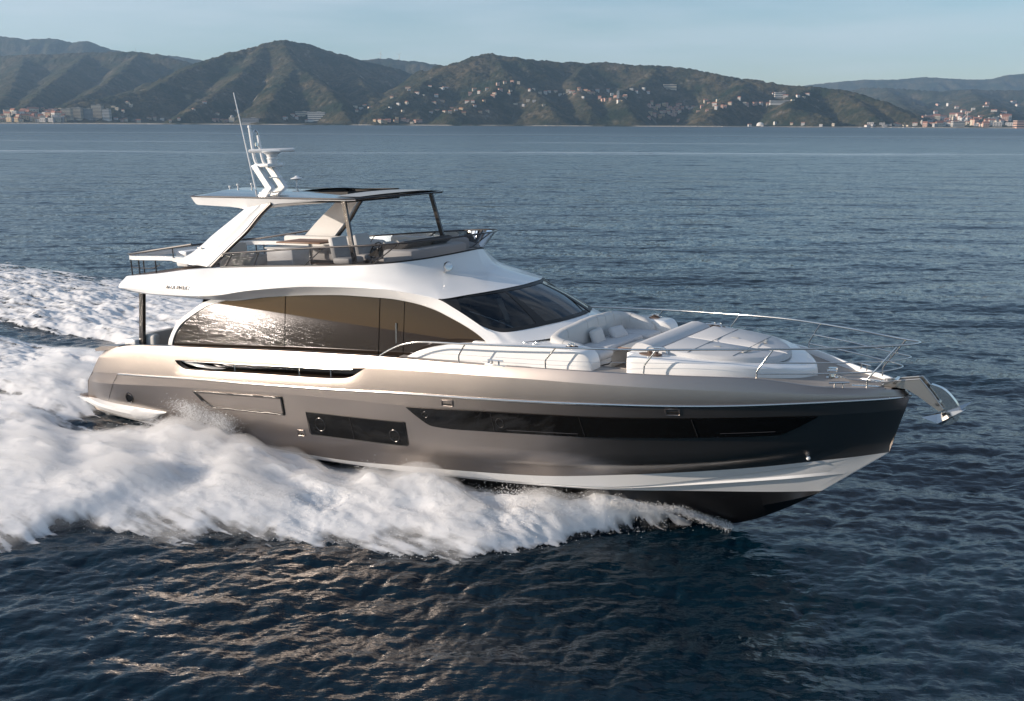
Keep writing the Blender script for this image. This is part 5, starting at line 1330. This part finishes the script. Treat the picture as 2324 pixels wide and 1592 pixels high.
def house(kind, gable, loc, size, rz, label, group, name='house'):
    key = (kind, gable, name)
    if key not in PROTO:
        mb, ms = house_mesh(WALL[kind], gable); o = mb.build(name, ms, None, smooth=False); PROTO[key] = o
    else:
        o = PROTO[key].copy(); COL.objects.link(o)
    o.location = loc; o.scale = size; o.rotation_euler = (0, 0, rz)
    tag(o, label, 'house' if name == 'house' else 'building', group)
    return o
hr = random.Random(5)
def cluster(x0, x1, y0, y1, n, kinds, where, w=(9, 15), h=(6, 10), tilt=0.0, name='house'):
    pts = []
    for k in range(n):
        f = (k + hr.random() * .9) / n; x = x0 + (x1 - x0) * f; pts.append((x, y0 + (y1 - y0) * hr.random() + tilt * (x - (x0 + x1) / 2)))
    for (X, Y, Z) in march(pts):
        kd = hr.choice(kinds); gb = kd != 'grey' and hr.random() < .7
        s = Y / 3900.
        house(kd, gb, (X, Y, Z - .5), (hr.uniform(*w) * s, hr.uniform(8, 12) * s, hr.uniform(*h) * s), hr.uniform(-.6, .6),
              f"{'small ' if name == 'house' else ''}{kd} {name.replace('_', ' ')} with {'tiled' if gb else 'flat'} roof {where}", name.replace('_', ' ') + 's ' + where, name)
ALL = ['cream', 'white', 'cream', 'pink', 'white', 'ochre']
cluster(0, 150, 258, 278, 62, ['cream', 'grey', 'cream', 'ochre', 'white'], 'in the shore town left of the tower blocks', (14, 28), (9, 20), name='town_building')
cluster(95, 145, 250, 262, 7, ALL, 'on the slope above the shore town')
cluster(250, 330, 274, 279, 5, ALL, 'beside the long beach right of the tower blocks')
cluster(255, 300, 235, 258, 5, ['cream', 'white'], 'on the knoll right of the tower blocks')
cluster(330, 420, 270, 278, 5, ['cream', 'white'], 'at the foot of the central peak')
cluster(430, 545, 225, 262, 4, ['white', 'cream'], 'high on the central peak spur')
cluster(480, 520, 272, 280, 4, ['pink', 'ochre'], 'on the waterfront left of the long hotel')
cluster(640, 700, 262, 279, 7, ['cream', 'ochre', 'white'], 'by the white terrace building on the waterfront')
cluster(800, 845, 240, 258, 5, ['cream', 'white'], 'in the dark valley right of the central peak')
cluster(915, 1020, 200, 220, 8, ['white', 'cream'], 'along the upper road left of the cliff', (12, 22), (6, 9))
cluster(880, 925, 224, 262, 5, ['white', 'cream'], 'down the slope left of the cliff')
cluster(850, 960, 272, 282, 11, ['cream', 'pink', 'ochre'], 'on the beach left of the rocky cliff', (12, 22), (6, 11))
cluster(975, 1110, 232, 262, 16, ['white', 'cream', 'ochre'], 'scattered over the top of the rocky cliff', (10, 18), (6, 9))
cluster(1060, 1170, 205, 222, 9, ['white', 'cream', 'pink'], 'in the hamlet above the rocky cliff', (10, 18))
cluster(1130, 1180, 184, 194, 4, ['cream', 'pink'], 'highest under the right summit')
cluster(1195, 1300, 205, 222, 9, ['white', 'cream'], 'between the hamlet and the church village')
cluster(1160, 1240, 228, 246, 5, ['cream', 'grey', 'white'], 'below the middle of the right hillside')
cluster(1290, 1425, 208, 232, 22, ['pink', 'cream', 'ochre', 'white', 'pink'], 'in the church village on the right hillside', (9, 15), (7, 11), tilt=.06)
cluster(1430, 1480, 205, 215, 4, ['white', 'cream'], 'right of the church village')
cluster(1470, 1545, 238, 280, 26, ['pink', 'ochre', 'pink', 'cream'], 'in the steep pink village by the sea', (9, 14), (8, 13))
cluster(1530, 1640, 232, 258, 13, ['pink', 'cream', 'white', 'pink'], 'above the steep pink village')
cluster(1600, 1760, 228, 246, 12, ['white', 'cream', 'pink'], 'on the right shoulder of the hill', (10, 16), (8, 13))
cluster(1745, 1840, 212, 232, 8, ['white', 'cream'], 'around the white castle villa', (10, 18))
cluster(1690, 1900, 284, 290, 7, ['cream', 'white', 'grey'], 'on the low quay right of the pink village')
cluster(1960, 2080, 283, 289, 11, ['white', 'grey', 'white', 'cream'], 'at the marina left of the lighthouse', (12, 24), (5, 8))
cluster(2095, 2290, 268, 289, 60, ['white', 'cream', 'pink', 'grey', 'white'], 'in the port town right of the lighthouse', (16, 34), (8, 17), name='town_building')
cluster(2110, 2200, 240, 262, 5, ['cream', 'pink', 'white'], 'on the hillside above the port town', (12, 20))
cluster(2190, 2320, 236, 262, 8, ['cream', 'pink', 'white'], 'scattered on the slope at the far right', (12, 22))

# larger buildings one by one
def block(name, px0, px1, pyb, pyt, wallk, label, cat='building', dep=18., roof=None, rows=5, cols=5, D=None, gable=False):
    if D is None: X, Y, Z = march([((px0 + px1) / 2, pyb)])[0]
    else: Y = D; X = ray((px0 + px1) / 2, pyb)[0] * D; Z = max(float(hill_z(np.array([X]), np.array([Y]), False)[0]), 1.0)
    w = (px1 - px0) / F_PX * Y; h = (pyb - pyt) / F_PX * Y
    ro = bpy.data.objects.new(name, None); COL.objects.link(ro); ro.location = (X, Y, Z); tag(ro, label, cat)
    mb = MB(); mb.box((0, 0, h / 2 - 3), (w, dep, h + 6)); mb.build('wall', WALL[wallk], ro, smooth=False)
    mb = MB()
    if gable: mb.add([(-w * .52, -dep * .55, h), (w * .52, -dep * .55, h), (w * .52, dep * .55, h), (-w * .52, dep * .55, h), (-w * .4, 0, h + 4), (w * .4, 0, h + 4)], [(0, 1, 5, 4), (2, 3, 4, 5), (0, 4, 3), (1, 2, 5), (0, 3, 2, 1)])
    else: mb.box((0, 0, h + .4), (w + .8, dep + .8, .8)); mb.box((w * .15, 0, h + 1.8), (w * .25, dep * .4, 2.2))
    mb.build('roof', roof or FLAT, ro, smooth=False)
    cw = w / cols; chh = h / rows
    for r in range(rows):
        mb = MB()
        mb.box((0, 0, chh * (r + .5)), (w + .4, dep + .4, chh * .42))
        mb.build('window_band', WIN, ro, smooth=False)
    return ro
block('apartment_tower', 144, 164, 271, 250, 'cream', 'squat cream tower block, leftmost of the five towers', 'tower block', 22, rows=7)
block('apartment_tower', 167, 187, 271, 247, 'cream', 'tall cream tower block, second from the left of the five', 'tower block', 22, rows=8)
block('apartment_tower', 191, 209, 271, 249, 'grey', 'grey tower block in the middle of the five towers', 'tower block', 22, rows=8)
block('apartment_tower', 212, 234, 271, 241, 'cream', 'tallest cream tower block of the five', 'tower block', 24, rows=10)
block('apartment_tower', 236, 251, 272, 250, 'white', 'pale tower block, rightmost of the five towers', 'tower block', 22, rows=7)
block('waterfront_hotel', 551, 588, 279, 270, 'grey', 'long grey hotel front on the beach below the central peak', 'hotel', 16, rows=3, cols=9)
block('terrace_building', 700, 738, 274, 256, 'white', 'white terraced building above the beach, right of the long hotel', 'building', 18, rows=4, cols=7)
block('terrace_building', 672, 700, 264, 255, 'cream', 'cream building next to the white terraced one', 'building', 16, rows=2, cols=5)
block('hillside_hotel', 1506, 1534, 204, 194, 'cream', 'broad pale hotel alone high on the right hill', 'hotel', 16, rows=2, cols=6)
block('long_terrace', 1748, 1806, 236, 230, 'white', 'long white terrace building below the castle villa', 'building', 14, rows=2, cols=9)
block('castle_villa', 1758, 1775, 224, 212, 'white', 'white castle villa with two small towers on the right shoulder', 'villa', 14, rows=3, cols=3)
block('castle_tower', 1776, 1782, 222, 209, 'white', 'slim white tower of the villa on the right shoulder', 'tower', 6, rows=4, cols=1)
block('port_building', 2303, 2345, 291, 276, 'pink', 'large pink port building at the right edge', 'building', 30, rows=3, cols=6)
block('church_tower', 1400, 1405, 226, 209, 'white', 'white bell tower of the church village', 'church tower', 6, rows=4, cols=1)
block('port_block', 2160, 2186, 288, 277, 'white', 'pale port block under the slanted white frame', 'building', 20, rows=3, cols=5)
# lighthouse, domes, ship frame, masts
def single(name, X, Y, Z, label, cat):
    ro = bpy.data.objects.new(name, None); COL.objects.link(ro); ro.location = (X, Y, Z); return tag(ro, label, cat)
X = ray(2091, 286)[0] * 3700
lh = single('lighthouse', X, 3700, 2, 'pale round lighthouse tower at the end of the right headland', 'lighthouse')
MB().lathe([(4.2, -3), (3.6, 21), (4.6, 21.3), (4.6, 22.3), (2.2, 22.4)], (0, 0, 0), 20).build('tower', WALL['cream'], lh)
MB().lathe([(2.0, 22.4), (2.0, 25), (2.6, 25.1), (0, 27)], (0, 0, 0), 16).build('lantern', WALL['white'], lh)
X = ray(1725, 289)[0] * 3680
dm_ = single('dome', X, 3680, 2, 'white dome on the low quay right of the pink village', 'dome')
MB().lathe([(13, -2), (13.5, 4), (12, 10), (8, 14), (0, 16)], (0, 0, 0), 20).build('shell', WALL['white'], dm_)
MB().lathe([(13.6, -1), (13.6, 1.5), (12.9, 1.6)], (0, 0, 0), 20).build('plinth', WALL['grey'], dm_)
X, Y, Z = march([(527, 277)])[0]
dc = single('domed_church', X, Y, Z, 'domed church on the beach left of the long hotel', 'church')
MB().box((0, 0, 6), (20, 16, 18)).build('nave', WALL['cream'], dc, smooth=False)
MB().lathe([(7, 14), (7, 17), (5.6, 21), (2, 23.5), (0, 24)], (0, 0, 0), 18).build('cupola', WALL['grey'], dc)
X = ray(2190, 276)[0] * 3950; Z0 = CAM_H + ray(2190, 279)[1] * 3950
sf = single('ship_lift_frame', X, 3950, max(Z0, 2), 'slanted white steel frame rising over the port town', 'crane')
mb = MB(); mb.tube([(-26, 0, 0), (8, 0, 36)], 1.0, 6); mb.build('boom', WALL['white'], sf)
mb = MB(); mb.tube([(8, 0, -6), (8, 0, 38)], 1.1, 6); mb.build('pillar', WALL['white'], sf)
mb = MB()
for k in range(1, 6): mb.tube([(8 - 34 * k / 6, 0, 36 - 36 * k / 6), (8, 0, 36 - 36 * k / 6)], .6, 5)
mb.build('brace', WALL['white'], sf)
for i, (px, base, tip) in enumerate(((864, 135, 122), (906, 138.5, 126))):
    P = far_pt(px, base, 7500); h = (base - tip) / F_PX * 7500
    wt_ = single('wind_turbine', P[0], 7500, P[2] - 12, 'white wind turbine on the far ridge, ' + ('left of the pair' if i == 0 else 'right of the pair'), 'wind turbine'); wt_['group'] = 'wind turbines on the far ridge'
    MB().tube([(0, 0, 0), (0, 0, h + 12)], [2.0, 1.3], 10).build('tower', WALL['white'], wt_)
    MB().box((0, 0, h + 13.2), (3.0, 8, 3.2), bev=.5).build('nacelle', WALL['white'], wt_)
    for k in range(3):
        a = .35 + i * .5 + k * 2 * math.pi / 3; mb = MB(); mb.tube([(0, -4.6, h + 13), (math.sin(a) * 12, -4.7, h + 13 + math.cos(a) * 12), (math.sin(a) * 27, -4.8, h + 13 + math.cos(a) * 27)], [.9, 1.2, .3], 6); mb.build('blade', WALL['white'], wt_)
P = far_pt(308, 120, 6280); rmst = single('radio_mast', P[0], 6280, P[2] - 8, 'thin radio mast on the crest of the left range', 'mast')
mb = MB()
for x, y in ((-1.5, -1), (1.5, -1), (0, 1.5)): mb.tube([(x, y, 0), (x * .3, y * .3, 30)], .35, 5)
mb.build('lattice', WALL['grey'], rmst)
MB().tube([(0, 0, 29), (0, 0, 36)], .5, 6).build('aerial', WALL['grey'], rmst)
for i, px in enumerate((1950, 1978, 2003, 2019, 2046, 2068)):
    X = ray(px, 288)[0] * 3640
    o = bpy.data.objects.new('sailing_boat', None); COL.objects.link(o); o.location = (X, 3632 - 4 * i, 0)
    tag(o, 'tiny moored sailing boat with bare mast left of the lighthouse', 'boat', 'sailing boats moored at the marina')
    mb = MB(); mb.grid([[(-7, 0, 1.9), (-4, -1.8, 1.7), (3, -2, 1.6), (7, -1.2, 1.7), (7, 1.2, 1.7), (3, 2, 1.6), (-4, 1.8, 1.7)], [(-6, 0, -.4), (-4, -1, -.5), (3, -1.3, -.5), (6.4, -.9, -.3), (6.4, .9, -.3), (3, 1.3, -.5), (-4, 1, -.5)]], closed=True); mb.add([(-7, 0, 1.9), (-4, -1.8, 1.7), (3, -2, 1.6), (7, -1.2, 1.7), (7, 1.2, 1.7), (3, 2, 1.6), (-4, 1.8, 1.7)], [tuple(range(7))])
    mb.build('hull', WALL['white'], o); MB().box((0, 0, 2.0), (5, 2, 1.0), bev=.3).build('cabin', WALL['white'], o)
    MB().tube([(-1, 0, 1.8), (-1, 0, 18 + 2 * (i % 3))], .22, 6).build('mast', WALL['grey'], o); MB().tube([(-1, 0, 3.4), (4.5, 0, 3.2)], .2, 6).build('boom', WALL['grey'], o)
mb = MB(); q = [(ray(px, 288)[0] * 3640, 3640 + (8 if k % 2 else 0), 0) for k, px in enumerate(np.linspace(1640, 2110, 24))]
for k, (a, b) in enumerate(zip(q[:-1], q[1:])): mb.box(((a[0] + b[0]) / 2, 3644, .6), (b[0] - a[0] + 2, 14, 3.2))
tag(mb.build('breakwater', WALL['grey'], None, smooth=False), 'low grey breakwater along the water in front of the marina', 'breakwater')

# ------------------------------------------------------------------ air between here and the hills
def haze():
    me = bpy.data.meshes.new('haze'); bm = bmesh.new(); bmesh.ops.create_cube(bm, size=1.0)
    x, y0, y1, z0, z1 = 16500., -16500., 16500., -10., 1150.
    for v in bm.verts: v.co = Vector((v.co.x * 2 * x, y0 + (v.co.y + .5) * (y1 - y0), z0 + (v.co.z + .5) * (z1 - z0)))
    bm.to_mesh(me); bm.free()
    m = bpy.data.materials.new('haze_air'); m.use_nodes = True; nt = m.node_tree; nt.nodes.clear()
    o = nt.nodes.new('ShaderNodeOutputMaterial'); v = nt.nodes.new('ShaderNodeVolumePrincipled')
    v.inputs['Color'].default_value = (.48, .72, .98, 1); v.inputs['Density'].default_value = HAZE_D; v.inputs['Anisotropy'].default_value = .1
    nt.links.new(v.outputs[0], o.inputs['Volume'])
    tag(link_mesh('haze', me, None, m), 'thin blue air between the sea and the far hills', 'haze', kind='stuff')
HAZE_D = 4.6e-5
haze()
